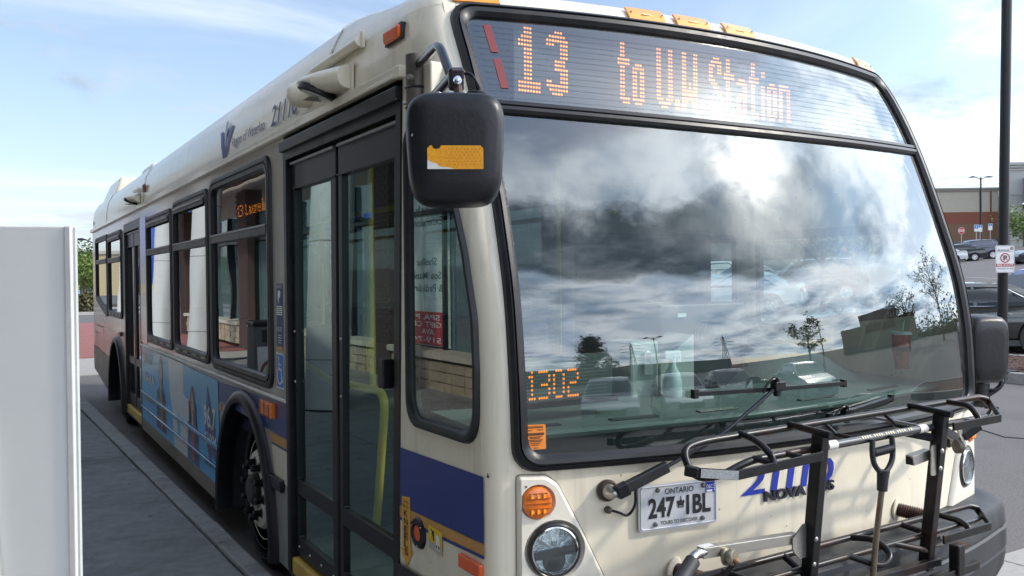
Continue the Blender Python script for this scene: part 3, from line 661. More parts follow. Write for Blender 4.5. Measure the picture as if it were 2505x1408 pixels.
# ------------------------------------------------------------ shoulder fittings
B(MB().box((-.010, .69, 2.675), (.026, .145, .052)), 'clearance_lamp', pm('orange lens', (.80, .12, .01), .2, coat=.5), bevel=.012)
B(MB().box((.002, .69, 2.675), (.02, .158, .062)), 'lamp_base', BLACK)
B(MB().tube([(-.004, 1.04, 2.735), (-.006, 1.64, 2.73)], .022, 12), 'gutter_strip', WHITE, smooth=40)
B(MB().box((.004, 1.035, 2.74), (.012, .03, .07)), 'strip_bracket', WHITE, bevel=.003)
def courtesy(y0, z0, big=1.0):
    l = B(MB().plate([(y0, z0), (y0, z0 + .125 * big), (y0 + .48 * big, z0 + .125 * big), (y0 + .48 * big, z0)], [], mapL, .008, h0=.010), 'courtesy_lamp', WHITE, bevel=.003)
    # hooded body that tapers towards the rear
    P = []
    for t, wv, dep, hh in ((0, .11, .055, .10), (.25, .12, .12, .105), (.6, .115, .155, .09), (.85, .085, .13, .06), (1.0, .04, .06, .03)):
        y = y0 + .03 + t * .40 * big; zt = z0 + .115 * big; r = []
        for j in range(9):
            a = pi * j / 8; r.append((-(.01 + dep * big * sin(a) ** .7), y, zt - hh * big * (1 - cos(a)) / 2))
        P.append(r)
    mb = MB().grid(P); mb.f.append(tuple(range(9))); mb.m.append(0); B(mb, 'lamp_hood', WHITE, l, smooth=50)
    c = (-.085 * big, y0 + .24 * big, z0 + .022 * big)
    ax = (-.35, .15, -1)
    B(MB().lathe([(.085 * big, -.02), (.088 * big, .006), (.066 * big, .010)], c, ax, 24, caps=False), 'lamp_bezel', BLACK, l, smooth=40)
    B(MB().lathe([(.067 * big, .009), (.05 * big, .016), (0, .019)], c, ax, 24), 'lamp_lens', pm('lens clear', (.62, .62, .55), .15, var=.3, scale=70, coat=.5), l, smooth=40)
    for k in range(-2, 3): B(MB().box((c[0] - .007, c[1] + k * .022 * big, c[2] - .022), (.08, .006, .003)), 'lens_bar', pm('lens bar', (.2, .2, .18), .4), l)
    return l
courtesy(1.12, 2.545)
courtesy(7.3, 2.56, .8)
B(MB().bar((-.012, 7.25, 2.70), (-.012, 7.62, 2.70), .03, .03), 'gutter_strip', WHITE, bevel=.008)
cd = B(MB().lathe([(.068, 0), (.068, .03), (.064, .05), (.055, .08), (.037, .10), (0, .11)], (0, 1.735, 2.650), (-1, .15, -.25), 24), 'side_camera', WHITE, smooth=50)
B(MB().box((-.02, 1.66, 2.715), (.03, .08, .02)), 'camera_bracket', WHITE, cd, bevel=.003)
B(MB().box((-.006, 7.0, 2.68), (.024, .11, .075)), 'clearance_lamp', pm('dull red lens', (.16, .04, .02), .3), bevel=.008)
B(MB().box((.02, 12.05, 2.62), (.04, .10, .05)), 'rear_marker_lamp', BLACK)
# lettering on the shoulder
fit_text('21110', 2.385, 1.90, 2.585, .11, mapLf, 'fleet_number', pm('ink navy', (.015, .02, .10), .4), bus, .009, bold=.012, shear=.15)
rg = fit_text('Region of Waterloo', 3.30, 2.52, 2.595, .062, mapLf, 'fleet_name', pm('ink navy', (.015, .02, .10), .4), bus, .006, bold=.003); rg['kind'] = 'stuff'
def arm(y0, y1, y2, y3, name, parent=None):
    return B(MB().grid([[mapLf(y0 + (y2 - y0) * t, 2.74 - .19 * t, .006), mapLf(y1 + (y3 - y1) * t, 2.74 - .19 * t, .006)] for t in [k / 6 for k in range(7)]]), name, pm('logo blue', (.03, .06, .30), .4), parent)
lw = arm(3.665, 3.585, 3.545, 3.502, 'logo_emblem'); arm(3.365, 3.285, 3.492, 3.452, 'logo_stroke', lw); arm(3.53, 3.50, 3.53, 3.502, 'logo_stroke', lw); arm(3.45, 3.42, 3.492, 3.465, 'logo_stroke', lw)
decal([(3.50, 2.79), (3.45, 2.79), (3.44, 2.71), (3.475, 2.66), (3.51, 2.71)], pm('logo pale', (.36, .42, .52), .4), 'logo_stroke', mapLf, .010, lw)
# roof equipment at the back
def frust(y0, y1, z0, z1, x0, x1, ty0, ty1, tx):
    vs = [(x0, y0, z0), (x1, y0, z0), (x1, y1, z0), (x0, y1, z0), (x0 + tx, y0 + ty0, z1), (x1 - tx, y0 + ty0, z1), (x1 - tx, y1 - ty1, z1), (x0 + tx, y1 - ty1, z1)]
    return MB().add(vs, [(3, 2, 1, 0), (4, 5, 6, 7), (0, 1, 5, 4), (1, 2, 6, 5), (2, 3, 7, 6), (3, 0, 4, 7)])
B(frust(10.6, 12.15, 2.9, 3.19, .12, W - .12, .05, .35, .10), 'engine_fairing', WHITE, bevel=.03)
B(frust(9.3, 10.5, 2.95, 3.27, .35, W - .35, .25, .1, .12), 'roof_unit', pm('unit white', (.72, .72, .69), .4), bevel=.03)
for k in range(3): B(MB().box((.41, 9.75 + k * .15, 3.12), (.02, .06, .05)), 'roof_unit_vent', BLACK)
# ------------------------------------------------------------ advertisement panel: flat print on the side
adm = lambda n, c: pm('ad ' + n, c, .32, var=.04, coat=.3)
ad = decal([(7.335, .335), (3.76, .33), (3.79, 1.062), (7.335, 1.092)], adm('blue', (.07, .42, .80)), 'advert_panel', h=.005)
def adp(P, n, c, h): return decal(P, adm(n, c), 'advert_print', h=h, parent=ad)
adp([(7.33, .92), (3.79, .80), (3.79, 1.058), (7.33, 1.088)], 'sky', (.16, .46, .70), .0056)
adp([(5.75, 1.08), (5.05, 1.075), (5.05, .84), (4.88, .80), (4.55, .34), (5.50, .335), (5.55, .6), (5.70, .8)], 'white', (.66, .70, .72), .0062)
adp([(5.0, .80), (4.83, .82), (4.80, .60), (5.0, .55)], 'white', (.66, .70, .72), .0066)
adp([(5.35, .60), (5.28, .64), (5.18, .52), (5.22, .44), (5.33, .44)], 'blue2', (.09, .42, .72), .0068)
# two presenters in print: generic figures
def figure(y, top, hair, skin, coat, h, s=1.0):
    ell = lambda cy, cz, a, b_: [(cy + a * cos(k * pi / 8), cz + b_ * sin(k * pi / 8)) for k in range(16)]
    adp([(y + .28 * s, top - .72 * s), (y - .30 * s, top - .72 * s), (y - .24 * s, top - .38 * s), (y - .08 * s, top - .30 * s), (y + .08 * s, top - .30 * s), (y + .24 * s, top - .36 * s)], 'coat%.2f' % y, coat, h)
    adp(ell(y, top - .16 * s, .115 * s, .165 * s), 'hair%.2f' % y, hair, h + .0006)
    adp([(y + .05 * s, top - .36 * s), (y - .05 * s, top - .36 * s), (y - .045 * s, top - .22 * s), (y + .045 * s, top - .22 * s)], 'skin', skin, h + .0010)
    adp(ell(y, top - .17 * s, .078 * s, .120 * s), 'skin', skin, h + .0014)
    for dy in (-.03, .03): adp(ell(y + dy * s, top - .15 * s, .014 * s, .008 * s), 'eye', (.05, .03, .02), h + .0018)
    adp(ell(y, top - .235 * s, .028 * s, .010 * s), 'lip', (.35, .06, .06), h + .0018)
    return ell
figure(6.15, 1.06, (.10, .06, .04), (.44, .29, .20), (.02, .02, .10), .0072, .95)
adp([(6.17, .72), (6.08, .72), (6.06, .44), (6.15, .36)], 'gold', (.40, .27, .06), .0098)
el = figure(4.68, .93, (.09, .035, .02), (.44, .27, .19), (.03, .09, .24), .0075, .82)
adp([(4.82, .80), (4.77, .82), (4.76, .56), (4.83, .52)], 'hair4.68', (.09, .035, .02), .0105)
adp([(4.59, .82), (4.54, .80), (4.53, .50), (4.60, .55)], 'hair4.68', (.09, .035, .02), .0105)
adp([(4.72, .60), (4.62, .60), (4.58, .36), (4.74, .36)], 'pink', (.38, .06, .10), .0102)
dm = adp([(4.13, 1.0), (3.90, .66), (4.06, .40), (4.22, .66)], 'purple', (.05, .045, .19), .0075)
dm = adp([(4.12, .99), (3.885, .70), (3.90, .47), (4.20, .66)], 'purple', (.05, .045, .19), .0079)
fit_text('96.7', 4.25, 3.87, .70, .15, mapL, 'advert_lettering', INKW, ad, .0095, bold=.012)
fit_text('CHYM', 4.22, 3.86, .575, .085, mapL, 'advert_lettering', INKW, ad, .0095, bold=.008)
fit_text('Sounds Perfect', 4.25, 3.79, .42, .055, mapL, 'advert_lettering', INK, ad, .0095)
fit_text('ADY', 7.2, 6.60, .93, .10, mapL, 'advert_lettering', INKW, ad, .0095, bold=.012)
fit_text('TARA', 7.2, 6.50, .74, .10, mapL, 'advert_lettering', INKW, ad, .0095, bold=.012)
adp([(7.1, .56), (6.6, .56), (6.6, .63), (7.1, .63)], 'ochre', (.20, .17, .06), .0075)
for z, hh in ((.615, .030), (.47, .016)): B(MB().bar((-.016, 3.72, z - .012), (-.016, 7.335, z), .012, hh), 'side_moulding', pm('ad moulding', (.10, .30, .52), .18, var=.05, coat=.6), bevel=.005)
# ------------------------------------------------------------ windscreen
wo = dense(rrect(0, QW, 1.132, 2.742, .09, 6), .06); wi = dense(rrect(.045, QW - .045, 1.177, 2.697, .06, 6), .06)
def resamp(P, n):
    Pv = [Vector(p) for p in P] + [Vector(P[0])]; Ls = [0]
    for a, b_ in zip(Pv[:-1], Pv[1:]): Ls.append(Ls[-1] + (b_ - a).length)
    out = []; k = 0
    for i in range(n):
        s = Ls[-1] * i / n
        while Ls[k + 1] < s: k += 1
        t = (s - Ls[k]) / max(1e-9, Ls[k + 1] - Ls[k]); out.append(tuple(Pv[k].lerp(Pv[k + 1], t)))
    return out
def ringpair(u0, u1, v0, v1, r, d, n=6, seg=14):
    """outer and inner rounded rectangles sampled at matching points"""
    A = rrect(u0, u1, v0, v1, r, n); C = rrect(u0 + d, u1 - d, v0 + d, v1 - d, max(.01, r - d * .5), n); o, i = [], []
    for k in range(len(A)):
        a, b_, c, e = Vector(A[k]), Vector(A[(k + 1) % len(A)]), Vector(C[k]), Vector(C[(k + 1) % len(A)])
        m = seg if (b_ - a).length > .5 else 1
        m = int((b_ - a).length / .05) if m > 1 else 1
        for j in range(m): o.append(tuple(a.lerp(b_, j / m))); i.append(tuple(c.lerp(e, j / m)))
    return o, i
go, gi = ringpair(0, QW, 1.132, 2.742, .085, .052)
ws = B(MB().band(go, gi, MQ, [(-.03, -.012), (0, .004), (.10, .020), (.34, .027), (.40, .016), (.46, .016), (.52, .026), (.78, .022), (1, .008), (1.02, -.025)]), 'windscreen', RUBBER, smooth=32)
DIVZ = lambda q: 2.338 - .030 * (1 - ((q - QW / 2) / (QW / 2)) ** 2)
rows = [[MQ(.04 + (QW - .08) * j / 48, DIVZ(.04 + (QW - .08) * j / 48) + dz, h) for j in range(49)] for dz, h in ((-.024, -.02), (-.024, .010), (-.015, .018), (-.003, .018), (.0, .010), (.004, .018), (.018, .016), (.026, .004), (.026, -.02))]
B(MB().grid(rows), 'windscreen_divider', RUBBER, ws, smooth=32)
q = lambda j: .035 + (QW - .07) * j / 60
B(MB().grid([[MQ(q(j), 1.165 + (DIVZ(q(j)) - .005 - 1.165) * i / 40, .0) for j in range(61)] for i in range(41)]), 'windscreen_glass', GLASSF, ws, smooth=180, fix=False)
B(MB().grid([[MQ(q(j), DIVZ(q(j)) + .005 + (2.712 - DIVZ(q(j))) * i / 14, .0) for j in range(61)] for i in range(15)]), 'sign_glass', GLASSG, ws, smooth=180, fix=False)
# black border printed round the bottom of the glass, seen from outside
B(MB().grid([[MQ(q(j), 1.15 + dz, -.004) for j in range(61)] for dz in (0, .025)]), 'glass_border', pm('frit black', (.008, .008, .009), .4), ws)
for q0 in (-.012, QW - .03):
    for z0 in (1.128, 2.70): B(MB().grid([[MQ(q0 + .042 * i / 3, z0 + .046 * j / 3, .0025) for i in range(4)] for j in range(4)]), 'corner_filler', WHITE)
# heating wires and red edge strips on the sign glass
for k in range(13):
    z = 2.372 + k * .0235; B(MB().tube([MQ(.07 + (QW - .15) * j / 30, z - .02 * (1 - ((j / 30 - .5) * 2) ** 2), .0016) for j in range(31)], .00032, 4), 'heating_wire', pm('wire dark', (.05, .06, .07), .5), ws)
for z0, z1 in ((2.545, 2.66), (2.405, 2.52)):
    B(MB().grid([[MQ(qq, z, .0025) for qq in (.115, .142)] for z in (z0, (z0 + z1) / 2, z1)]), 'red_edge_strip', pm('dull red', (.19, .028, .026), .5), ws)
# inspection sticker inside the screen
def mapS(u, v, h=0.0): return MF(u, v, .002 + h)
ins = B(MB().plate(rrect(.110, .178, 1.203, 1.282, .004, 2), [], mapS, 0), 'inspection_sticker', pm('sticker orange', (.86, .26, .03), .5))
B(MB().plate([(.114, 1.248), (.172, 1.248), (.172, 1.256), (.114, 1.256)], [], mapS, 0, h0=.001), 'sticker_bar', pm('sticker brown', (.10, .03, .01), .5), ins)
for k, (a, b_, z) in enumerate([(.116, .170, 1.275), (.120, .170, 1.271), (.116, .135, 1.263), (.150, .170, 1.264), (.125, .165, 1.242), (.127, .160, 1.238), (.122, .168, 1.232), (.124, .164, 1.228), (.128, .16, 1.222), (.13, .155, 1.216), (.138, .152, 1.207)]):
    B(MB().plate([(a, z), (b_, z), (b_, z + .0022), (a, z + .0022)], [], mapS, 0, h0=.001), 'sticker_line', pm('sticker brown', (.10, .03, .01), .5), ins)
# ------------------------------------------------------------ front panel and lamps
def frontpatch(f, name, m, n=40, zs=None, h=0.0, parent=None):
    pass
pod = [(.082, 1.126), (.175, 1.122), (.215, 1.09), (.29, .94), (.385, .735), (.40, .70), (.08, .70)]
pod = rpoly(pod, [.015, .04, .06, .3, .2, .01, .01], 5)
rows = [[MF(DL(z) + .01 + (W - 2 * DL(z) - .02) * j / 60, z, 0.0) for j in range(61)] for z in (.68, .74, .8, .88, .96, 1.04, 1.1, 1.145)]
B(MB().grid(rows), 'front_panel', WHITE, smooth=60)
for side in (0, 1):
    fx = (lambda x: x) if side == 0 else (lambda x: W - x)
    mapP = lambda u, v, h=0.0: MF(fx(u), v, h)
    # raised moulded surround with two dished wells
    mb = MB(); n = len(pod)
    ins_ = inset(pod, .012)
    mb.band(pod, ins_, mapP, [(0, -.002), (.35, .014), (1, .020)])
    wells = [((.146, 1.04), .056), ((.198, .882), .098)]
    holes = [[(c[0] + r * 1.0 * cos(a * pi / 14), c[1] + r * sin(a * pi / 14)) for a in range(28)] for c, r in wells]
    mb.plate(ins_, holes, mapP, 0, h0=.020)
    for (c, r), hl in zip(wells, holes):
        r2 = .88; inn = [(c[0] + (p[0] - c[0]) * r2, c[1] + (p[1] - c[1]) * r2) for p in hl]
        mb.band(hl, inn, mapP, [(0, .020), (.3, .014), (.8, .002), (1, .0005)]); mb.plate(inn, [], mapP, 0, h0=.0006)
    pd = B(mb, 'headlamp_pod', pm('pod cream', (.76, .71, .60), .3, var=.03, coat=.4), smooth=40)
    B(MB().band(pod, [(p[0] + (p[0] - .2) * .02, p[1] + (p[1] - .92) * .014) for p in pod], mapP, [(0, .001), (1, .001)]), 'pod_joint', pm('joint brown', (.20, .15, .09), .6), pd)
    def axis(c):
        a = Vector(mapP(c[0], c[1], 0)); b_ = Vector(mapP(c[0], c[1], 1)); return (b_ - a), a
    ax, o = axis((.143, 1.038))
    tl = B(MB().lathe([(.051, -.006), (.051, .018), (.047, .027), (.03, .032), (0, .034)], o, ax, 30), 'turn_signal', AMBER, bus, smooth=45)
    e1 = Vector((1, 0, 0)); e1 = (e1 - ax * e1.dot(ax)).normalized(); e2 = ax.cross(e1)
    for k in range(-2, 3):
        B(MB().bar(o + ax * .034 + e2 * k * .016 - e1 * .040 * sqrt(1 - (k * .016 / .05) ** 2), o + ax * .034 + e2 * k * .016 + e1 * .040 * sqrt(1 - (k * .016 / .05) ** 2), .003, .003), 'lens_rib', pm('amber dark', (.35, .07, .005), .3), tl)
    for k in (-.02, 0, .02):
        for s in (-1, 1): B(MB().box(o + ax * .033 + e1 * k + e2 * s * .025, (.010, .004, .016)), 'lens_cell', pm('amber bright', (.85, .30, .03), .2), tl)
    ax, o = axis((.197, .882))
    hl = B(MB().lathe([(.086, -.004), (.087, .022), (.082, .027), (.076, .022), (.074, .010)], o, ax, 40, caps=False), 'headlamp', pm('lamp black ring', (.02, .02, .02), .3), bus, smooth=40)
    B(MB().lathe([(.076, .016), (.0775, .026), (.073, .028), (.072, .016)], o, ax, 40, caps=False), 'lamp_bezel', CHROME, hl, smooth=40)
    B(MB().lathe([(.073, .012), (.06, -.004), (.04, -.018), (0, -.022)], o, ax, 36), 'reflector', pm('reflector', (.60, .66, .72), .10, metal=1.0, var=.45, scale=45, bump=1.0), hl, smooth=40)
    B(MB().bar(o + ax * .018 - e1 * .070 - e2 * .014, o + ax * .018 + e1 * .070 + e2 * .002, .026, .012, up=ax), 'lamp_divider', pm('lamp dark', (.05, .055, .06), .3), hl)
    B(MB().lathe([(.042, .008), (.036, .018), (.02, .023), (0, .024)], o - e2 * .034, ax, 20), 'lower_lens', pm('lamp dark', (.05, .055, .06), .3), hl, smooth=40)
    for a in (.45, .95, 1.4, 1.9, 2.5): B(MB().bar(o + ax * .014 + (e1 * cos(a) + e2 * sin(a)) * .018, o + ax * .012 + (e1 * cos(a) + e2 * sin(a)) * .068, .004, .016, up=ax), 'reflector_fin', CHROME, hl)
    for a, w_, c_ in ((.7, .020, 'lamp pale'), (1.2, .024, 'lamp blue'), (1.7, .022, 'lamp pale'), (2.2, .02, 'lamp blue')):
        B(MB().bar(o + ax * .006 + (e1 * cos(a) + e2 * sin(a)) * .012, o + ax * .010 + (e1 * cos(a) + e2 * sin(a)) * .064, w_, .003, up=ax + e1 * (.5 - .4 * a) + e2 * .4), 'reflector_facet', pm(c_, (.75, .80, .82) if c_ == 'lamp pale' else (.45, .55, .66), .15, metal=.9), hl)
    B(MB().lathe([(.072, .022), (.05, .030), (0, .034)], o, ax, 36), 'lamp_glass', glass('lamp glass', (.93, .96, .96), .07), hl, smooth=60, fix=False)
    B(MB().lathe([(0, .024), (.004, .021)], mapP(.108, 1.092, 0), ax, 8), 'screw', pm('dark screw', (.06, .05, .04), .4), pd)
# number plate
def mapN(u, v, h=0.0):
    a = Vector(MF(.483, .99, .012)); b_ = Vector(MF(.787, .99, .012)); d = (b_ - a).normalized(); n = d.cross(Vector((0, 0, 1))).normalized()
    if n.y > 0: n = -n
    p = a + d * u + n * h; return (p.x, p.y, .907 + v + .0)
np_ = B(MB().plate(rrect(0, .305, 0, .154, .014, 4), [], mapN, .003, h0=.003), 'number_plate', pm('plate silver', (.56, .57, .60), .35, var=.03, metal=.2))
l0, l1_ = rrect(.005, .300, .005, .149, .012, 4), rrect(.010, .295, .010, .144, .010, 4)
B(MB().band(l0, l1_, mapN, [(0, .003), (.5, .0065), (1, .003)]), 'plate_rim', pm('plate silver', (.56, .57, .60), .35), np_, smooth=50)
fit_text('ONTARIO', .100, .210, .118, .019, mapN, 'plate_lettering', INK, np_, .0045, bold=.004)
fit_text('247', .036, .138, .045, .062, mapN, 'plate_lettering', INK, np_, .0048, bold=.020)
fit_text('1BL', .182, .278, .045, .062, mapN, 'plate_lettering', INK, np_, .0048, bold=.020)
fit_text('YOURS TO DISCOVER', .082, .226, .018, .0125, mapN, 'plate_lettering', INK, np_, .0045, bold=.004)
cr = [(.149, .068), (.171, .068), (.172, .080), (.176, .088), (.170, .094), (.165, .089), (.162, .097), (.162, .106), (.158, .106), (.158, .097), (.155, .089), (.150, .094), (.144, .088), (.148, .080)]
B(MB().plate(cr, [[(.153, .071), (.167, .071), (.167, .074), (.153, .074)]], mapN, 0, h0=.0048), 'crown_emblem', INK, np_)
v_ = B(MB().plate([(.258, .108), (.298, .108), (.298, .143), (.258, .143)], [], mapN, 0, h0=.0046), 'validation_sticker', INKB, np_)
fit_text('DEC', .261, .286, .122, .012, mapN, 'plate_lettering', INKW, v_, .0056, bold=.004)
fit_text('2', .289, .296, .128, .010, mapN, 'plate_lettering', INKW, v_, .0056); fit_text('2', .289, .296, .114, .010, mapN, 'plate_lettering', INKW, v_, .0056)
B(MB().plate([(.261, .110), (.284, .110), (.284, .117), (.261, .117)], [], mapN, 0, h0=.0054), 'sticker_box', INKW, v_)
for u, v in ((.072, .134), (.248, .134), (.062, .022), (.245, .024)): B(MB().lathe([(.0085, .003), (.0085, .006), (.006, .011), (0, .012)], mapN(u, v, 0), Vector(mapN(u, v, 1)) - Vector(mapN(u, v, 0)), 12), 'plate_screw', pm('dark steel', (.2, .2, .2), .3, metal=.8), np_, smooth=40)
# fleet number and maker's letters on the front
def split_text(txt, u0, u1, v0, h, mapf, name, mt, hh, bold, shear):
    e = bpy.data.objects.new(name, None); COL.objects.link(e); put(e, bus)
    adv = []; x = 0
    for ch in txt:
        vs, fs = text_mesh(ch, h, bold, shear=shear); lo = min(p[0] for p in vs); hi = max(p[0] for p in vs); adv.append((x - lo, vs, fs)); x += hi - lo + h * .16
    k = (u1 - u0) / (x - h * .16)
    for dx, vs, fs in adv: MB().add([mapf(u0 + (p[0] + dx) * k, v0 + p[1], hh) for p in vs], fs).build('digit', mt, e, fix=False)
    return e
split_text('21110', .895, 1.35, .983, .088, MF, 'fleet_number', INKB, .003, .012, .12)
def raised(txt, u0, u1, v, h, name):
    vs, fs = text_mesh(txt, h, .022); a = min(p[0] for p in vs); b_ = max(p[0] for p in vs); mb = MB()
    P = [(u0 + (u1 - u0) * (p[0] - a) / (b_ - a), v + p[1]) for p in vs]; n = len(P)
    mb.add([MF(p[0], p[1], .010) for p in P] + [MF(p[0], p[1], .001) for p in P], fs)
    ed = {}
    for f in fs:
        for i in range(len(f)):
            e = (f[i], f[(i + 1) % len(f)]); ed[e] = ed.get(e, 0) + 1
    mb.f += [(e[0], e[1], e[1] + n, e[0] + n) for e in ed if (e[1], e[0]) not in ed]; mb.m += [0] * (len(mb.f) - len(mb.m))
    return B(mb, name, pm('letter navy', (.018, .018, .035), .3), bus, fix=False)
raised('NOVA', .995, 1.195, .953, .034, 'maker_lettering'); raised('BUS', 1.215, 1.345, .953, .034, 'maker_lettering')
# ------------------------------------------------------------ front bumper
def bumper():
    path = []
    for j in range(40): x = .06 + (2.47 - .06) * j / 39; path.append(Vector((x, YF(x, .6), 0)))
    for j in range(1, 9):
        a = j / 8 * pi / 2; path.append(Vector((2.47 + .10 * sin(a), path[39].y + .10 * (1 - cos(a)), 0)))
    path.append(Vector((2.572, .30, 0))); n = len(path); nr = []
    for i in range(n):
        d = (path[min(i + 1, n - 1)] - path[max(i - 1, 0)]).normalized(); nr.append(Vector((d.y, -d.x, 0)))
    prof = [(-.02, .742), (.03, .742), (.085, .732), (.118, .715), (.132, .690), (.137, .625), (.131, .618), (.131, .612), (.140, .604), (.142, .530), (.136, .523), (.136, .516), (.140, .508), (.130, .44), (.105, .385), (.06, .34), (-.02, .33)]
    mb = MB().grid([[(p.x + q.x * h, p.y + q.y * h, z) for p, q in zip(path, nr)] for h, z in prof])
    return B(mb, 'front_bumper', BUMPER, smooth=28)
bumper()
# ------------------------------------------------------------ mirrors
def mirror_head(c, u, w, h, dep, name, taper=.06):
    u = Vector(u).normalized(); n = Vector((u.y, -u.x, 0)); n = n if n.y < 0 else -n; up = Vector((0, 0, 1)); c = Vector(c)
    def pt(a, b, d): return c + u * a + up * b + n * d
    def ring(sc, d, e=4.5):
        r = []
        for k in range(40):
            t = 2 * pi * k / 40; ca, sa = cos(t), sin(t)
            x = abs(ca) ** (2 / e) * (1 if ca > 0 else -1); y = abs(sa) ** (2 / e) * (1 if sa > 0 else -1)
            r.append(pt(x * w / 2 * sc * (1 + taper * y), y * h / 2 * (sc * .5 + .5 if False else sc), d))
        return r
    rows = [ring(.93, -.012), ring(.985, -.010), ring(1.0, 0), ring(1.0, .02), ring(.985, dep * .55), ring(.955, dep * .78), ring(.90, dep * .92), ring(.80, dep * .985), ring(.55, dep), ring(.2, dep * 1.005)]
    mb = MB().grid(rows, closed=True); k = len(mb.v); mb.f.append(tuple(range(k - 40, k))); mb.m.append(0)
    m = B(mb, name, PLASTIC, smooth=60)
    mb = MB().grid([ring(.94, -.009), ring(.1, -.009)], closed=True); B(mb, 'mirror_glass', pm('mirror silver', (.85, .85, .85), .03, metal=1, var=.01), m)
    return m, pt
mh, pt = mirror_head((-.188, -.165, 2.108), (.90, -.435, 0), .272, .318, .118, 'wing_mirror')
mapM = lambda a, b, h=0.0: tuple(pt(a, b, .1185 + h))
rp_ = [(-.078, -.062), (.074, -.062), (.074, -.006), (.066, .002), (-.070, .002), (-.078, -.006)]
rf = B(MB().plate(rp_, [], mapM, .002, h0=.001), 'mirror_reflector', pm('reflector amber', (.72, .31, .01), .35, var=.18, scale=160), mh)
B(MB().plate([(-.078, -.062), (-.078, -.036), (-.066, -.044), (-.055, -.046), (-.045, -.055), (-.02, -.058), (-.005, -.062)], [], mapM, 0, h0=.0016), 'worn_patch', pm('worn white', (.62, .62, .58), .5), rf)
B(MB().plate([(-.065, .002), (-.04, .002), (-.045, -.006), (-.055, -.008), (-.062, -.005)], [], mapM, 0, h0=.0016), 'worn_patch', BLACK, rf)
for k in range(9):
    for j in range(6): B(MB().plate([(-.025 + k * .0105 + (j % 2) * .005 + .0026 * cos(a), -.050 + j * .0085 + .0026 * sin(a)) for a in (0, 1.05, 2.1, 3.14, 4.2, 5.2)], [], mapM, 0, h0=.0014), 'reflector_cell', pm('reflector cell', (.62, .22, .01), .3), rf)
B(MB().plate([(-.122, .028), (-.106, .028), (-.112, .046)], [[(-.117, .031), (-.109, .031), (-.112, .041)]], mapM, 0, h0=-.006), 'maker_emblem', pm('emblem grey', (.35, .35, .35), .4), mh)
ma = B(MB().tube([(-.034, .43, 2.30), (-.034, .43, 2.535)], .036, 18), 'mirror_post', pm('old grey steel', (.10, .085, .07), .5, metal=.4, var=.3, dirt=(.25, .22, .18), dirt_amt=.5, dirt_scale=10), smooth=40)
for z in (2.42, 2.35): B(MB().lathe([(.036, -.005), (.040, 0), (.036, .005)], (-.034, .43, z), (0, 0, 1), 18), 'post_collar', RUBBER, ma, smooth=30)
B(MB().cyl((-.075, .40, 2.45), (-.04, .42, 2.45), .010, 10), 'post_bolt', STEEL, ma); B(MB().cyl((-.07, .46, 2.37), (-.03, .44, 2.37), .007, 8), 'post_bolt', STEEL, ma)
B(MB().box((.01, .40, 2.42), (.06, .12, .16)), 'post_bracket', WHITE, ma, bevel=.006)
tubeM = pm('arm steel', (.028, .035, .055), .22, metal=.6, var=.15, coat=.5)
B(MB().tube(fillet([(-.034, .41, 2.50), (-.112, .085, 2.485), (-.128, -.035, 2.345)], .05, 6), .0145, 14), 'mirror_arm', tubeM, ma, smooth=50)
B(MB().tube([(-.036, .40, 2.33), (-.158, -.10, 2.345)], .0155, 14), 'mirror_arm', tubeM, ma, smooth=50)
B(MB().box((-.166, -.135, 2.325), (.045, .05, .066), Matrix.Rotation(-.4, 3, 'Z') @ Matrix.Rotation(.25, 3, 'X')), 'arm_bracket', pm('bracket plum', (.045, .035, .045), .25, metal=.5, coat=.4), ma, bevel=.008)
B(MB().lathe([(.013, 0), (.013, .006), (.009, .006), (.009, .016), (0, .017)], (-.176, -.162, 2.312), (-.35, -.85, .35), 8), 'bracket_bolt', CHROME, ma)
B(MB().tube([(-.17, -.15, 2.30), (-.176, -.17, 2.268), (-.178, -.175, 2.255)], [.014, .012, .016], 12), 'ball_stud', pm('rusty brown', (.06, .035, .025), .5, metal=.4), ma)
B(MB().lathe([(0, .012), (.012, .008), (.016, 0)], pt(-.012, .148, .07), (0, -.3, 1), 12), 'mount_screw', CHROME, mh); B(MB().lathe([(.028, -.012), (.028, .006), (.024, .008), (.018, .004)], pt(.062, .154, .055), (0, -.1, 1), 18), 'cable_grommet', BLACK, mh)
for a in (-.045, .025): B(MB().lathe([(0, .010), (.010, .006), (.012, 0)], pt(a, .154, .045), (0, 0, 1), 10), 'mount_screw', STEEL, mh)
B(MB().tube(smoothpath([(-.150, -.135, 2.345), (-.128, -.16, 2.335), (-.115, -.185, 2.29), pt(.062, .155, .055)]), .0045, 8), 'mirror_cable', RUBBER, ma)
m2, pt2 = mirror_head((2.70, .065, 1.388), (.95, -.31, 0), .215, .325, .12, 'wing_mirror', .03)
B(MB().tube([(2.60, .16, 1.16), (2.70, .08, 1.16)], .035, 12), 'mirror_mount', BLACK, m2, smooth=40); B(MB().box((2.735, .06, 1.17), (.07, .08, .13)), 'mirror_mount_block', PLASTIC, m2, bevel=.015)
B(MB().tube(smoothpath([(2.74, .04, 1.15), (2.80, .0, 1.20), (2.815, .0, 1.235), (2.80, .02, 1.26)]), .012, 10).tube(smoothpath([(2.74, .04, 1.19), (2.78, .0, 1.19), (2.82, -.01, 1.225), (2.845, -.01, 1.245)]), .008, 8), 'mirror_arm', BLACK, m2)
B(MB().bar((2.795, .01, 1.21), (2.795, .01, 1.10), .018, .014), 'mirror_bracket', RACK, m2); B(MB().bar((2.74, .03, 1.105), (2.80, .01, 1.10), .02, .012), 'mirror_bracket', RACK, m2)
B(MB().box((2.812, .03, 1.335), (.03, .03, .03)), 'mirror_clip', STEEL, m2)
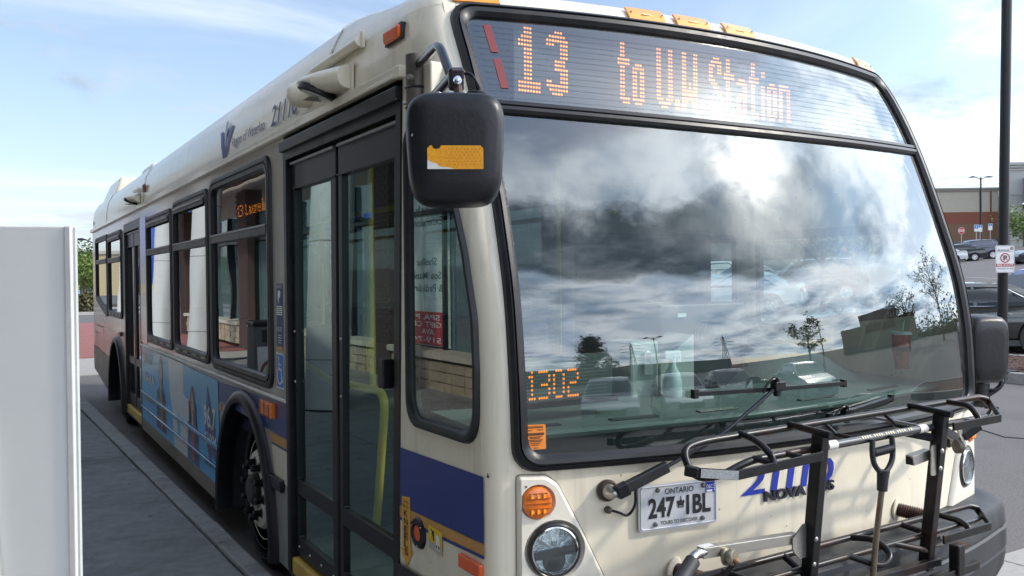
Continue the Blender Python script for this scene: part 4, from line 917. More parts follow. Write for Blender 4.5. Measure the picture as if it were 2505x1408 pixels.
# ------------------------------------------------------------ wipers
WP = dict(pivot=(.377, 1.056), arm1=(.565, 1.128), end=(1.031, 1.358), b0=(.699, 1.35), b1=(1.395, 1.341), bend=(.771, 1.21), nozzle=(.38, .992), w2mid=(1.376, 1.235), w2b0=(1.308, 1.222), w2b1=(1.69, 1.26))
def wiper(piv, arm1, end, b0, b1, bend=None):
    P = Vector(MF(piv[0], piv[1], 0)); ax = Vector(MF(piv[0], piv[1], 1)) - P
    w = B(MB().lathe([(.034, 0), (.036, .012), (.030, .020)], P, ax, 24), 'wiper', pm('boot brown', (.045, .028, .024), .5), smooth=40)
    B(MB().lathe([(.024, .012), (.024, .034), (.020, .046), (.014, .058), (.010, .07), (0, .074)], P, ax, 18), 'wiper_pivot', STEEL, w, smooth=40)
    A = Vector(MF(piv[0] + (arm1[0] - piv[0]) * .04, piv[1] + (arm1[1] - piv[1]) * .04, .058)); C = Vector(MF(*arm1, .058)); E = Vector(MF(*end, .045)); Bd = Vector(MF(*bend, .055)) if bend else C.lerp(E, .5)
    B(MB().bar(A, C, .036, .026, up=ax), 'wiper_arm', pm('wiper black', (.016, .017, .02), .35, dirt=(.05, .05, .05), dirt_amt=.4), w, bevel=.004)
    B(MB().bar(A + ax * .004, A.lerp(C, .22) + ax * .004, .044, .032, up=ax), 'arm_knuckle', BLACK, w, bevel=.005)
    B(MB().tube(fillet([C, Bd, E.lerp(Bd, .12), E], .05), .0065, 10), 'wiper_rod', pm('rod black', (.03, .03, .035), .25, metal=.6), w, smooth=60)
    b = Vector(MF(*b0, .026)); e = Vector(MF(*b1, .026)); n = 14
    pts = [Vector(MF(b0[0] + (b1[0] - b0[0]) * k / n, b0[1] + (b1[1] - b0[1]) * k / n, .018)) for k in range(n + 1)]
    mb = MB()
    for p, q_ in zip(pts[:-1], pts[1:]): mb.bar(p, q_, .014, .020, up=ax)
    bl = B(mb, 'wiper_blade', BLACK, w)
    mb = MB()
    for p, q_ in zip(pts[:-1], pts[1:]): mb.bar(p - ax * .010, q_ - ax * .010, .006, .016, up=ax)
    B(mb, 'blade_rubber', RUBBER, bl)
    B(MB().box(pts[0], (.018, .02, .03)), 'blade_end', BLACK, bl); B(MB().box(pts[-1], (.014, .02, .028)), 'blade_end', BLACK, bl)
    B(MB().box(E, (.05, .03, .034)).box(E + Vector((-.012, 0, .016)), (.012, .03, .03)).box(E + Vector((.0, .005, -.022)), (.022, .02, .03)), 'blade_clip', BLACK, w, bevel=.004)
    B(MB().tube(smoothpath([E + Vector((-.005, -.004, .02)), E + Vector((-.035, -.008, .026)), E + Vector((-.06, .0, .004)), E + Vector((-.07, .004, -.02))]), .004, 6), 'washer_hose', RUBBER, w)
    return w
w1 = wiper(WP['pivot'], WP['arm1'], WP['end'], WP['b0'], WP['b1'], WP['bend'])
P = Vector(MF(*WP['pivot'], .04)); Nz = Vector(MF(*WP['nozzle'], .004))
B(MB().tube(smoothpath([Vector(MF(.455, 1.062, .05)), Vector(MF(.462, 1.005, .03)), Vector(MF(.442, .972, .02)), Vector(MF(.41, .984, .02)), Nz]), .0045, 8), 'washer_hose', RUBBER, w1)
B(MB().lathe([(.012, -.004), (.012, .010), (.008, .016), (0, .018)], Nz, (-.2, -1, 0), 10), 'washer_nozzle', pm('old grey steel', (.1, .085, .07)), w1)
w2 = wiper((2.21, 1.03), (2.03, 1.10), WP['w2mid'], WP['w2b0'], WP['w2b1'])
# ------------------------------------------------------------ bicycle rack folded up against the front
rk = bpy.data.objects.new('bicycle_rack', None); COL.objects.link(rk); put(rk, bus)
R_ = lambda mb, name, m=RACK, **k: mb.build(name, m, rk, **k)
def zs(x): return .014 * (x - 1.295)
for x, dz in ((.975, 0), (1.62, .004)):
    top = Vector((x, -.470, 1.232 + zs(x))); bot = Vector((x, -.405, .61 if x < 1 else .655)); 
    R_(MB().bar(top, bot, .036, .044, up=(0, -1, 0)), 'rack_post', bevel=.004)
    R_(MB().bar(top + Vector((.0175, -.0, -.02)), bot + Vector((.0175, 0, 0)), .003, .037, up=(0, -1, 0)), 'rusted_edge', RUST)
    R_(MB().cyl((x, -.34, 1.248 + zs(x)), (x, -.512, 1.236 + zs(x)), .0122, 14), 'cross_tube', smooth=40)
    for zz in ((.885, .80) if x < 1 else (1.105, 1.04)): R_(MB().lathe([(.010, 0), (.010, .004), (.005, .009), (0, .010)], (x - .006, -.403 - (zz - .61) * .105 - .019, zz), (-.1, -1, 0), 10), 'rack_bolt', STEEL)
def tray(yr, zr, ym, zm, yf, zf, xl, xr, loop=True):
    z = lambda b, x: b + zs(x)
    if loop:
        R_(MB().tube(fillet([(xr, yr - .015, z(zr, xr) - .01), (xr - .03, yr, z(zr, xr)), (xl + .06, yr, z(zr, xl)), (xl - .035, yr - .012, z(zr, xl) - .012), (xl - .04, ym + .03, z(zm, xl) - .035), (xl + .05, ym + .01, z(zm, xl) - .038), (xl + .16, ym, z(zm, xl)), (1.95, ym, z(zm, 1.95))], .055, 6), .0122, 14), 'tray_tube', smooth=50)
    else:
        R_(MB().tube(fillet([(xr, yr - .015, z(zr, xr) - .01), (xr - .03, yr, z(zr, xr)), (xl, yr, z(zr, xl))], .05), .0122, 14), 'tray_tube', smooth=50)
        R_(MB().tube([(xl, ym, z(zm, xl)), (1.86, ym, z(zm, 1.86))], .0112, 14), 'tray_tube', smooth=50)
    # end loop at the far side
    R_(MB().tube(fillet([(xr, yr, z(zr, xr) - .002), (xr + .02, yr - .03, z(zr, xr) - .05), (1.98, ym + .02, z(zm, 2.0) - .012), (1.84, ym, z(zm, 1.85))], .03), .0115, 12), 'tray_end_tube', smooth=50)
    R_(MB().bar((1.645, yf, z(zf, 1.645)), (1.945, yf, z(zf, 1.945)), .008, .030), 'flat_bar', bevel=.002)
    R_(MB().bar((1.944, yf, z(zf, 1.944)), (xr + .01, yr - .02, z(zr, xr) - .02), .008, .028), 'flat_bar', bevel=.002)
    # curved wheel stops
    for x, d in ((xr - .25, -.02),):
        R_(MB().tube(fillet([(x, yr, z(zr, x) + .002), (x + d * .2, (yr + yf) / 2 - .02, z(zr, x) + .0), (x + d, yf + .02, z(zf, x) + .015), (x + d, yf + .006, z(zf, x) - .005)], .05, 6), .0115, 12), 'wheel_stop', smooth=50)
    return z
zf_ = tray(-.34, 1.238, -.44, 1.184, -.50, 1.188, .52, 2.10)
R_(MB().bar((.955, -.495, 1.166), (.575, -.498, 1.152), .008, .030), 'flat_bar', bevel=.002)
rfx = R_(MB().bar((.578, -.499, 1.152), (.470, -.43, 1.160), .008, .030), 'flat_bar', bevel=.002)
rs = MB().bar((.574, -.5035, 1.152), (.480, -.4435, 1.159), .003, .026).build('reflective_strip', pm('reflective silver', (.50, .50, .50), .35, var=.35, scale=220), rk)
R_(MB().bar((.476, -.438, 1.16), (.452, -.405, 1.165), .03, .03), 'bar_end', BLACK, bevel=.004)
R_(MB().tube(fillet([(.745, -.34, 1.236), (.742, -.42, 1.225), (.735, -.485, 1.19), (.733, -.493, 1.165)], .05, 6), .0115, 12), 'wheel_stop', smooth=50)
for x in (.70, .84): R_(MB().cyl((x, -.44, 1.178), (x + .02, -.49, 1.172), .0100, 10), 'stub_tube', smooth=40)
for x in (1.15, 1.48): R_(MB().tube([(x, -.34, 1.232), (x + .04, -.36, 1.19), (x + .05, -.44, 1.185)], .0080, 10), 'stub_tube', smooth=40)
R_(MB().bar((1.645, -.46, 1.14), (1.50, -.40, 1.175), .022, .03), 'brace', bevel=.003)
mt = R_(MB().tube([(1.0, -.445, 1.180), (1.60, -.445, 1.189)], .0142, 16), 'label_tube', pm('tube satin black', (.03, .03, .03), .25, coat=.4), smooth=50)
for x in (1.055, 1.54): MB().cyl((x - .022, -.445, 1.1815 + (x - 1.05) * .015), (x + .022, -.445, 1.1818 + (x - 1.05) * .015), .0155, 16).build('white_band', pm('tape white', (.66, .64, .60), .5), rk, smooth=50)
mb = MB()
for k in range(22):
    if k % 5 == 4: continue
    x = 1.20 + k * .0125; mb.add([(x + a, -.445 - .0150 * cos(t), 1.1825 + (x - 1.05) * .015 + .0150 * sin(t)) for a, t in ((0, .35), (.008, .35), (.008, .95), (0, .95))], [(0, 1, 2, 3)])
mb.build('worn_lettering', pm('faded cream', (.50, .44, .30), .5), rk)
tray(-.30, .792, -.40, .776, -.46, .768, .28, 2.095, False)
R_(MB().tube(fillet([(1.33, -.30, .793), (1.36, -.39, .805), (1.36, -.455, .765), (1.30, -.46, .735), (1.20, -.40, .775)], .05, 6), .0115, 12), 'wheel_stop', smooth=50)
R_(MB().tube(fillet([(1.62, -.30, .797), (1.66, -.41, .775)], .03), .0112, 12), 'stub_tube', smooth=40); R_(MB().tube([(.985, -.30, .788), (.99, -.43, .73)], .0115, 12), 'stub_tube', smooth=40)
R_(MB().tube(fillet([(1.44, -.40, .778), (1.56, -.43, .745), (1.60, -.42, .73)], .03), .0112, 12), 'stub_tube', smooth=40)
R_(MB().tube(fillet([(.70, -.30, .785), (.72, -.42, .78), (.74, -.47, .72), (.70, -.47, .66)], .06, 6), .0115, 12), 'wheel_stop', smooth=50)
R_(MB().bar((.95, -.46, .735), (.50, -.47, .725), .008, .030), 'flat_bar', bevel=.002)
R_(MB().bar((.95, -.452, .700), (1.66, -.43, .685), .03, .028), 'lower_bar', bevel=.003)
R_(MB().box((1.665, -.50, .71), (.042, .04, .11)), 'latch_box', bevel=.005); R_(MB().box((1.69, -.50, .76), (.044, .042, .006)), 'latch_plate', RUST)
R_(MB().bar((1.52, -.50, .66), (1.80, -.49, .665), .03, .03), 'latch_bar', bevel=.003)
# spring mounts
for (x, y, z), d in (((.625, -.160, .762), (.25, -1, -.08)), ((1.76, -.185, .808), (.35, -1, -.10))):
    prof = [(.045, -.002), (.045, .004), (.034, .008)]
    R_(MB().lathe(prof, (x, y, z), d, 24), 'mount_ring', WHITE, smooth=40)
    pr = [(.012, 0)]
    for k in range(12): pr += [(.024, .004 + k * .0085), (.028, .007 + k * .0085), (.024, .010 + k * .0085)]
    pr += [(.02, .115), (.018, .13), (0, .132)]
    R_(MB().lathe(pr, (x, y, z), d, 18), 'mount_spring', RUST, smooth=30)
    e = Vector((x, y, z)) + Vector(d).normalized() * .12
    R_(MB().box(e, (.045, .04, .05)), 'mount_block', RUST, bevel=.006)
    R_(MB().bar(e + Vector((0, 0, -.02)), e + Vector((-.01, -.05, -.10)), .04, .012), 'mount_strap', RACK)
# folding support arms
sa = R_(MB().bar((.515, -.40, .905), (.935, -.40, .882), .032, .034), 'support_arm', STEEL, bevel=.002)
MB().plate([(0, -.05), (.05, -.05), (.05, .06), (.02, .06), (-.03, .02), (-.03, -.02)], [], lambda u, v, h=0: (.925 + u, -.425 - h, .87 + v), .006).build('hinge_plate', STEEL, rk)
MB().lathe([(.0, .020), (.022, .020), (.027, .014), (.027, .006), (.020, .003), (.020, -.003), (.027, -.006), (.027, -.014), (.022, -.018), (0, -.018)], (.603, -.432, .884), (.35, -1, .1), 24).build('arm_roller', pm('brass grey', (.34, .30, .22), .35, metal=.8), rk, smooth=40)
MB().bar((.606, -.455, .876), (.553, -.425, .80), .020, .006, up=(0, -1, 0)).build('roller_strap', RACK, rk, bevel=.003)
MB().lathe([(.009, 0), (.009, .006), (.004, .012), (0, .013)], (.606, -.458, .878), (.2, -1, .1), 10).build('roller_pin', pm('copper pin', (.45, .25, .15), .3, metal=.8), rk)
MB().tube(fillet([(.54, -.40, .904), (.485, -.408, .907), (.435, -.43, .88), (.40, -.445, .86)], .05, 6), .0150, 14).build('arm_tube', CHROME, rk, smooth=50)
MB().tube([(.462, -.424, .894), (.335, -.47, .825)], .0235, 16).build('arm_grip', pm('grip rubber', (.03, .03, .033), .6, var=.2), rk, smooth=50)
MB().box((.535, -.40, .9225), (.05, .022, .002)).build('arm_plate', INKW, rk)
MB().lathe([(.010, 0), (.010, .002), (0, .003)], (.405, -.475, .862), (-.3, -1, .1), 12).build('grip_badge', pm('badge', (.45, .42, .30), .4), rk)
R_(MB().bar((1.515, -.415, 1.072), (1.605, -.43, 1.090), .034, .036), 'support_arm', STEEL, bevel=.002)
MB().box((1.513, -.4155, 1.0715), (.004, .026, .028)).build('arm_socket', BLACK, rk)
MB().plate(rrect(0, .05, -.055, .055, .006, 2), [], lambda u, v, h=0: (1.572 + u, -.463 - h, 1.072 + v), .005).build('hinge_plate', STEEL, rk)
MB().lathe([(0, .018), (.020, .016), (.026, .008), (.026, -.01), (0, -.012)], (1.835, -.40, 1.085), (.9, -.4, 0), 20).build('arm_roller', pm('old grey steel', (.1, .085, .07)), rk, smooth=40)
MB().bar((1.84, -.40, 1.15), (1.86, -.41, 1.08), .02, .008, up=(0, -1, 0)).build('roller_strap', STEEL, rk)
MB().bar((1.93, -.42, 1.16), (1.86, -.40, 1.12), .03, .03).build('roller_bracket', BLACK, rk)
# pull handle hanging between the posts
hp = pm('handle plastic', (.02, .02, .024), .45, bump=.1, var=.2)
ph = MB().tube(smoothpath([(1.238, -.468, 1.185), (1.234, -.47, 1.14), (1.240, -.472, 1.105), (1.262, -.473, 1.078), (1.288, -.473, 1.066), (1.314, -.473, 1.078), (1.336, -.472, 1.105), (1.343, -.47, 1.14), (1.340, -.468, 1.190)]), .0095, 12).build('pull_handle', hp, rk, smooth=50)
pr = [(.008, -.055)]
for k in range(11): pr += [(.013, -.050 + k * .0095), (.0155, -.046 + k * .0095), (.013, -.042 + k * .0095)]
MB().lathe(pr + [(.008, .06)], (1.2885, -.47, 1.142), (1, 0, .06), 14).build('handle_grip', hp, rk, smooth=30)
MB().tube([(1.288, -.473, 1.075), (1.285, -.472, 1.04), (1.283, -.471, 1.005)], [.022, .019, .0175], 16).build('handle_socket', hp, rk, smooth=50)
MB().tube([(1.284, -.471, 1.02), (1.268, -.46, .86), (1.252, -.452, .665)], .0102, 14).build('handle_shaft', pm('shaft metal', (.20, .165, .12), .35, metal=.6, var=.2, dirt=(.12, .06, .03), dirt_amt=.7, dirt_scale=7), rk, smooth=50)
# ------------------------------------------------------------ destination signs
LED = emis('led amber', (1.0, .21, .016), 1.7)
LEDC = emis('led core', (1.0, .46, .10), 2.8)
UNLIT = pm('led unlit', (.14, .15, .15), .4)
G16 = {
 '1': ['..111...', '..111...', '.1111...', '11111...', '11111...', '..111...', '..111...', '..111...', '..111...', '..111...', '..111...', '..111...', '..111...', '11111111', '11111111', '11111111'],
 '3': ['...111..', '.111111.', '11111111', '111..111', '.....111', '.....111', '.....111', '...1111.', '...1111.', '...11111', '.....111', '.....111', '11...111', '11111111', '.1111111', '..1111..'],
 't': ['.11..', '.11..', '.11..', '.11..', '11111', '11111', '.11..', '.11..', '.11..', '.11..', '.11..', '.11..', '.11..', '.11..', '.1111', '..111'],
 'o': ['.....'] * 5 + ['.111.', '11111', '11.11', '11.11', '11.11', '11.11', '11.11', '11.11', '11.11', '11111', '.111.'],
 'U': ['11...11'] * 13 + ['111.111', '.11111.', '..111..'],
 '.': ['..'] * 13 + ['11', '11', '11'],
 'W': ['11...11'] * 8 + ['11.1.11', '11.1.11', '1111111', '1111111', '1111111', '111.111', '11...11', '11...11'],
 'S': ['..111.', '.11111', '111.11', '11..11', '11..11', '11....', '111...', '.111..', '..111.', '...111', '....11', '11..11', '11..11', '111.11', '.11111', '..111.'],
 'a': ['.....'] * 5 + ['.111.', '11111', '...11', '...11', '.1111', '11111', '11.11', '11.11', '11.11', '11111', '.1111'],
 'i': ['..'] * 2 + ['11', '11'] + ['..'] * 2 + ['11'] * 10,
 'n': ['......'] * 5 + ['11111.', '111111', '11..11'] + ['11..11'] * 8}
ds = B(MB().box((1.30, .395, 2.555), (1.92, .03, .30)), 'destination_sign', pm('sign black', (.010, .011, .012), .5))
def dots(pts, n, r, name, m, parent, mapf):
    mb = MB()
    for a, b_ in pts: mb.add([mapf(a + r * cos(t * 2 * pi / n), b_ + r * sin(t * 2 * pi / n)) for t in range(n)], [tuple(range(n))])
    return mb.build(name, m, parent, fix=False, kind='stuff')
PZ = .0155
lit = []
PX = .0125
for ch, c0 in [('1', 0), ('3', 10), ('t', 37), ('o', 43), ('U', 53), ('.', 61), ('W', 64), ('.', 72), ('S', 76), ('t', 83), ('a', 89), ('t', 95), ('i', 101), ('o', 104), ('n', 110)]:
    for r, row in enumerate(G16[ch]):
        for c_, v in enumerate(row):
            if v == '1': lit.append((.362 + PX * (c0 + c_), 2.4445 + (15 - r) * PZ))
mapD = lambda u, v: (u, .3785, v)
dots(lit, 6, .0050, 'lit_dots', LED, ds, mapD); dots(lit, 5, .0020, 'lit_dot_cores', LEDC, ds, lambda u, v: (u, .3775, v))
dots([(.362 + PX * (c_ - 1), 2.4445 + r * PZ) for c_ in range(150) for r in range(16)], 4, .0026, 'unlit_dots', UNLIT, ds, lambda u, v: (u, .3793, v))
F7 = {'1': ['.1.', '11.', '.1.', '.1.', '.1.', '.1.', '111'], '3': ['1111.', '....1', '....1', '.111.', '....1', '....1', '1111.'], '0': ['.111.', '1...1', '1...1', '1...1', '1...1', '1...1', '.111.'], '2': ['1111.', '....1', '....1', '.111.', '1....', '1....', '11111'],
      'L': ['1...', '1...', '1...', '1...', '1...', '1...', '1111'], 'a': ['....', '....', '.11.', '...1', '.111', '1..1', '.111'], 'u': ['....', '....', '1..1', '1..1', '1..1', '1..1', '.111'], 'r': ['...', '...', '1.1', '11.', '1..', '1..', '1..'],
      'e': ['....', '....', '.11.', '1..1', '1111', '1...', '.111'], 'l': ['11', '.1', '.1', '.1', '.1', '.1', '.1'], 'w': ['.....', '.....', '1...1', '1...1', '1.1.1', '1.1.1', '.1.1.'], 'o': ['....', '....', '.11.', '1..1', '1..1', '1..1', '.11.'], 'd': ['...1', '...1', '.111', '1..1', '1..1', '1..1', '.111'], ' ': ['..'] * 7}
def led7(txt, u0, pu, v0, pv, mapf, board, r, m=None):
    P = []; x = 0
    for ch in txt:
        g = F7[ch]
        for i, row in enumerate(g):
            for c_, v in enumerate(row):
                if v == '1': P.append((u0 + pu * (x + c_), v0 + (6 - i) * pv))
        x += len(g[0]) + 1
    dots(P, 6, r, 'lit_dots', m or LED, board, mapf)
    return P
sb = B(MB().box((.075, 3.0, 2.21), (.03, 1.45, .18)), 'side_destination_sign', pm('sign black', (.010, .011, .012), .5))
led7('13 Laurelwood', 3.42, -.0158, 2.165, .0105, lambda u, v: (.058, u, v), sb, .0046, emis('side led', (1.0, .26, .02), 16.0))
nb = B(MB().box((.435, .215, 1.385), (.42, .02, .165)), 'block_number_sign', pm('sign grey', (.10, .11, .11), .5))
B(MB().box((.435, .22, 1.30), (.44, .08, .02)), 'sign_foot', BLACK, nb)
P7 = led7('1302', .283, .0103, 1.322, .0155, lambda u, v: (u, .203, v), nb, .0048, emis('dash led', (1.0, .24, .02), 1.5))
dots([(.245 + .0098 * c_, 1.315 + .0125 * r) for c_ in range(39) for r in range(11)], 4, .0019, 'unlit_dots', pm('led pale', (.45, .46, .42), .4), nb, lambda u, v: (u, .2042, v))
# ------------------------------------------------------------ bus interior
INT = pm('interior grey', (.12, .125, .125), .6); SEAT = pm('seat navy', (.025, .035, .085), .8, var=.3, scale=40)
B(MB().box((W / 2, 6.2, .34), (.98, 11.9, .06)), 'bus_floor', INT); B(MB().box((.45, 1.35, .34), (.7, 1.6, .055)), 'entrance_floor', INT); B(MB().box((.42, 6.1, .34), (.75, 4.4, .055)), 'bus_floor', INT)
B(MB().box((W / 2, 6.4, 2.46), (W - .12, 11.5, .04)), 'bus_ceiling', pm('ceiling grey', (.16, .165, .165), .6))
B(MB().grid([[(x, YF(x, z1) + dy, z2) for x in [.10 + (W - .2) * j / 24 for j in range(25)]] for z1, dy, z2 in ((2.74, .04, 2.73), (2.5, .20, 2.70), (2.5, .45, 2.60), (2.5, .55, 2.45))]), 'sign_housing', DARK)
# dashboard: lip, top and its front, coloured dark to stand for the shaded gap
lipz = lambda x: 1.226 + .012 * (1 - ((x - 1.295) / 1.225) ** 2)
B(MB().grid([[(x, YF(x, 1.2) + dy, lipz(x) + dz) for x in [.09 + (W - .18) * j / 30 for j in range(31)]] for dy, dz in ((.19, -.30), (.172, -.012))]), 'dash_front', DARK)
rows = []
for dy, dz in ((.168, -.03), (.155, -.022), (.15, -.010), (.165, 0), (.30, .006), (.45, .012), (.62, .02), (.66, -.01), (.67, -.5)):
    rows.append([(x, YF(x, 1.2) + dy + (.0 if dy < .3 else .06 * (dy - .3)), lipz(x) + dz) for x in [.09 + (W - .18) * j / 30 for j in range(31)]])
da = B(MB().grid(rows), 'dashboard', DASH, smooth=30)
for x0, x1 in ((.22, .36), (.55, .74), (.92, 1.10), (1.45, 1.68), (1.95, 2.2)):
    y0 = YF((x0 + x1) / 2, 1.2) + .23; dy = YF(x1, 1.2) - YF(x0, 1.2)
    B(MB().tube([(x0, y0 - dy / 2, lipz(x0) + .006), (x1, y0 + dy / 2, lipz(x1) + .006), (x1, y0 + dy / 2 + .02, lipz(x1) + .007), (x0, y0 - dy / 2 + .02, lipz(x0) + .007)], .004, 5, closed=True), 'air_vent', BLACK, da)
B(MB().tube([(1.20, -.02, 1.214), (1.23, .10, 1.216), (1.26, .14, 1.217), (1.30, .30, 1.22)], .005, 5), 'dash_joint', BLACK, da)
B(MB().grid([[(x, YF(x, 1.15) + dy, z) for x in [.09 + (W - .18) * j / 24 for j in range(25)]] for dy, z in ((.02, 1.10), (.20, 1.02), (.30, .95))]), 'scuttle', DARK)
# instrument hood and steering wheel on the street side
B(MB().grid([[(x, .28 + .10 * i, 1.215 + h * sin(pi * (x - 1.62) / .75)) for x in [1.62 + .75 * j / 16 for j in range(17)]] for i, h in enumerate((.0, .10, .17, .20, .19))]), 'instrument_hood', DASH, smooth=60)
stw = B(MB().lathe([(.225 + .013 * cos(a), .013 * sin(a)) for a in [k * pi / 5 for k in range(11)]], (1.98, .62, 1.32), (0, -.55, .83), 36, caps=False), 'steering_wheel', BLACK, smooth=60)
for a in (0, 2.1, 4.2): B(MB().bar((1.98, .62, 1.31), Vector((1.98, .62, 1.32)) + Vector((cos(a) * .22, .83 * sin(a) * .22, .55 * sin(a) * .22)), .03, .015), 'wheel_spoke', BLACK, stw)
B(MB().cyl((1.98, .62, 1.31), (1.98, .42, 1.0), .035, 12), 'steering_column', BLACK, stw)
def seat(x, y, w, name, m, hb=.62, dz=.0):
    s = B(MB().box((x, y, .80 + dz), (w, .44, .10)), name, m, bevel=.03)
    B(MB().box((x, y + .22, 1.12 + dz), (w, .10, hb), Matrix.Rotation(-.12, 3, 'X')), 'backrest', m, s, bevel=.03)
    B(MB().box((x, y, .56 + dz), (w * .4, .3, .42)), 'seat_base', INT, s)
    return s
ds_ = seat(1.98, 1.10, .50, 'driver_seat', pm('seat charcoal', (.03, .03, .033), .7), .72, .12)
B(MB().box((1.98, 1.36, 1.72), (.28, .09, .20)), 'headrest', pm('seat charcoal', (.03, .03, .033), .7), ds_, bevel=.03)
B(MB().box((1.98, 1.62, 1.25), (1.0, .03, 1.5)), 'driver_partition', DARK)
for k in range(8):
    for x in (.30, .74, 1.86, 2.30):
        if x < 1 and (k == 0 or 3.0 < k * 1 < 5.9): continue
        seat(x, 2.6 + k * .85, .42, 'passenger_seat', SEAT)
for x, y in ((.75, 2.3), (1.75, 2.2), (.95, 4.4), (1.68, 5.3), (.95, 7.2), (1.68, 8.3)): B(MB().cyl((x, y, .37), (x, y, 2.45), .017, 10), 'stanchion', YELLOW, smooth=40)
for x in (.62, 1.97): B(MB().cyl((x, 1.9, 2.15), (x, 11.5, 2.15), .017, 8), 'ceiling_rail', YELLOW, smooth=40)
B(MB().tube(fillet([(.30, 2.95, 1.25), (.30, 2.30, 1.175), (.30, 1.545, 1.205), (.30, 1.60, .95), (.30, 1.71, .42)], .14, 8), .021, 12), 'door_handrail', YELLOW, smooth=50)
B(MB().tube([(.45, 2.09, 1.15), (.45, 2.09, 2.40)], .018, 12), 'stanchion', YELLOW, smooth=50)
# fare box and radio boxes beside the dashboard
BOX = pm('fare box grey', (.44, .46, .44), .4, var=.08)
fb = B(MB().box((.98, .50, 1.27), (.15, .16, .42)), 'fare_box', BOX, bevel=.012)
B(MB().plate([(0, 0), (.19, 0), (.19, .42), (0, .30)], [], lambda u, v, h=0: (1.06 + u, .42 - h, 1.08 + v), .18), 'fare_box_hood', BOX, fb, bevel=.006)
B(MB().box((.985, .41, 1.37), (.045, .02, .05)).tube(smoothpath([(.970, .41, 1.395), (.970, .41, 1.425), (.985, .41, 1.437), (1.0, .41, 1.425), (1.0, .41, 1.395)]), .006, 8), 'padlock', pm('lock steel', (.6, .6, .58), .3, metal=.7), fb)
eb = B(MB().box((1.50, .75, 1.42), (.52, .25, .40)), 'control_cabinet', pm('cabinet dark', (.035, .04, .045), .5), bevel=.01)
B(MB().box((1.36, .62, 1.57), (.05, .004, .018)), 'cabinet_label', INKW, eb)
for k in range(9):
    a = .5 + k * .16; B(MB().tube([(1.49 + .09 * cos(t) * (.35 + .65 * k / 9), .605 - .03 * sin(k), 1.45 + .09 * sin(t)) for t in [j * pi / 10 for j in range(11)]], .003, 5), 'fan_wire', pm('fan wire', (.10, .10, .10), .4), eb)
B(MB().box((1.72, .64, 1.40), (.09, .03, .20)), 'driver_screen', DARK)
# ------------------------------------------------------------ amber lamps over the windscreen
for x in (.205, .905, 1.135, 1.395, 2.385):
    rows = []
    for z0, y_off in ((2.748, 0), (2.775, 0), (2.806, 0)):
        r = []
        for dx in (-.085, -.04, .04, .085):
            xx = x + dx; u = (xx - 1.295) / 1.225; yb = interp(z0, [2.735, 2.775, 2.812], [YCs(2.735), .468, .51]) - .175 * (1 - u * u) - .006
            r.append((xx + (0.012 if z0 > 2.78 else 0), yb, z0 + .004))
        rows.append(r)
    ml = B(MB().grid(rows), 'identification_lamp', MARKER)
    m_ = ml.modifiers.new('solid', 'SOLIDIFY'); m_.thickness = .008; m_.offset = 0
    for dx in (-.072, .072): B(MB().lathe([(.005, .008), (.003, .010), (0, .0105)], (x + dx, rows[1][0 if dx < 0 else 3][1], 2.779), (0, -1, .8), 8), 'screw', pm('dark screw', (.06, .05, .04), .4), ml)
    B(MB().box((x, (rows[1][1][1] + rows[1][2][1]) / 2 - .006, 2.779), (.045, .003, .006), Matrix.Rotation(-.6, 3, 'X')), 'lens_mark', pm('pale mark', (.8, .6, .35), .4), ml)
# ------------------------------------------------------------ ground
def H(x, y=0.0): return max(0.0, (x - 14.5)) * .050 if x < 120 else 5.275
ASPH = pm('asphalt', (.13, .118, .114), .85, var=.45, scale=55, bump=.35, dirt=(.05, .048, .047), dirt_amt=.5, dirt_scale=.45)
CONC = pm('pavement concrete', (.235, .232, .225), .85, var=.2, scale=9, bump=.12, dirt=(.095, .09, .086), dirt_amt=.75, dirt_scale=1.1, specks=((.04, .038, .036), .8, 5.0, .10))
KERB = pm('kerb concrete', (.29, .285, .27), .85, var=.16, scale=12, bump=.12, dirt=(.12, .11, .10), dirt_amt=.7, dirt_scale=2.0, specks=((.05, .045, .04), .8, 7.0, .10))
PAD = pm('pale concrete', (.34, .325, .30), .85, var=.1, scale=14, bump=.1, dirt=(.22, .21, .195), dirt_amt=.5, dirt_scale=1.5)
def structure(o): o['kind'] = 'structure'; return o
xs = [-300, -150, -60, -30, -15, 0, 5, 10, 14.5] + [14.5 + 5 * k for k in range(1, 22)] + [150, 220, 400]; ys = [-400, -200, -100, -60, -30, -15, 0, 15, 30, 45, 60, 80, 100, 140, 200, 400]
structure(MB().grid([[(x, y, H(x, y)) for x in xs] for y in ys]).build('ground', ASPH))
KX = lambda y: -.035 - max(0, y - 2.0) * .0235 if y < 11 else -.246
JX = lambda y: KX(y) - .125 - max(0, y - 2.4) * .006
side = bpy.data.objects.new('sidewalk', None); COL.objects.link(side); structure(side)
structure(MB().box((-3.4, 5.25, .055), (6.0, 22.5, .12)).build('sidewalk_bed', pm('joint dark', (.022, .021, .020), .95, var=.3, scale=30)))
y = -6.0; i = 0
while y < 15.4:
    y2 = min(y + 1.36, 15.6)
    for k, (a, b_) in enumerate(((0, -1.75), (-1.758, -3.2), (-3.208, -4.3))):
        g = .004
        jx = [JX(y + (y2 - y) * t) - .012 + rnd.uniform(-.004, .004) for t in (0, .2, .4, .6, .8, 1)] if k == 0 else [a] * 6
        out = [(b_, y + g), (b_, y2 - g)] + [(x, y + g + (y2 - y - 2 * g) * t) for x, t in zip(reversed(jx), (1, .8, .6, .4, .2, 0))]
        dz = rnd.uniform(-.002, .002)
        MB().plate(out, [], lambda u, v, h=0: (u, v, .15 + dz + h), .09).build('slab', CONC, side, bevel=.004, seg=1)
    y = y2; i += 1
y = -6.0
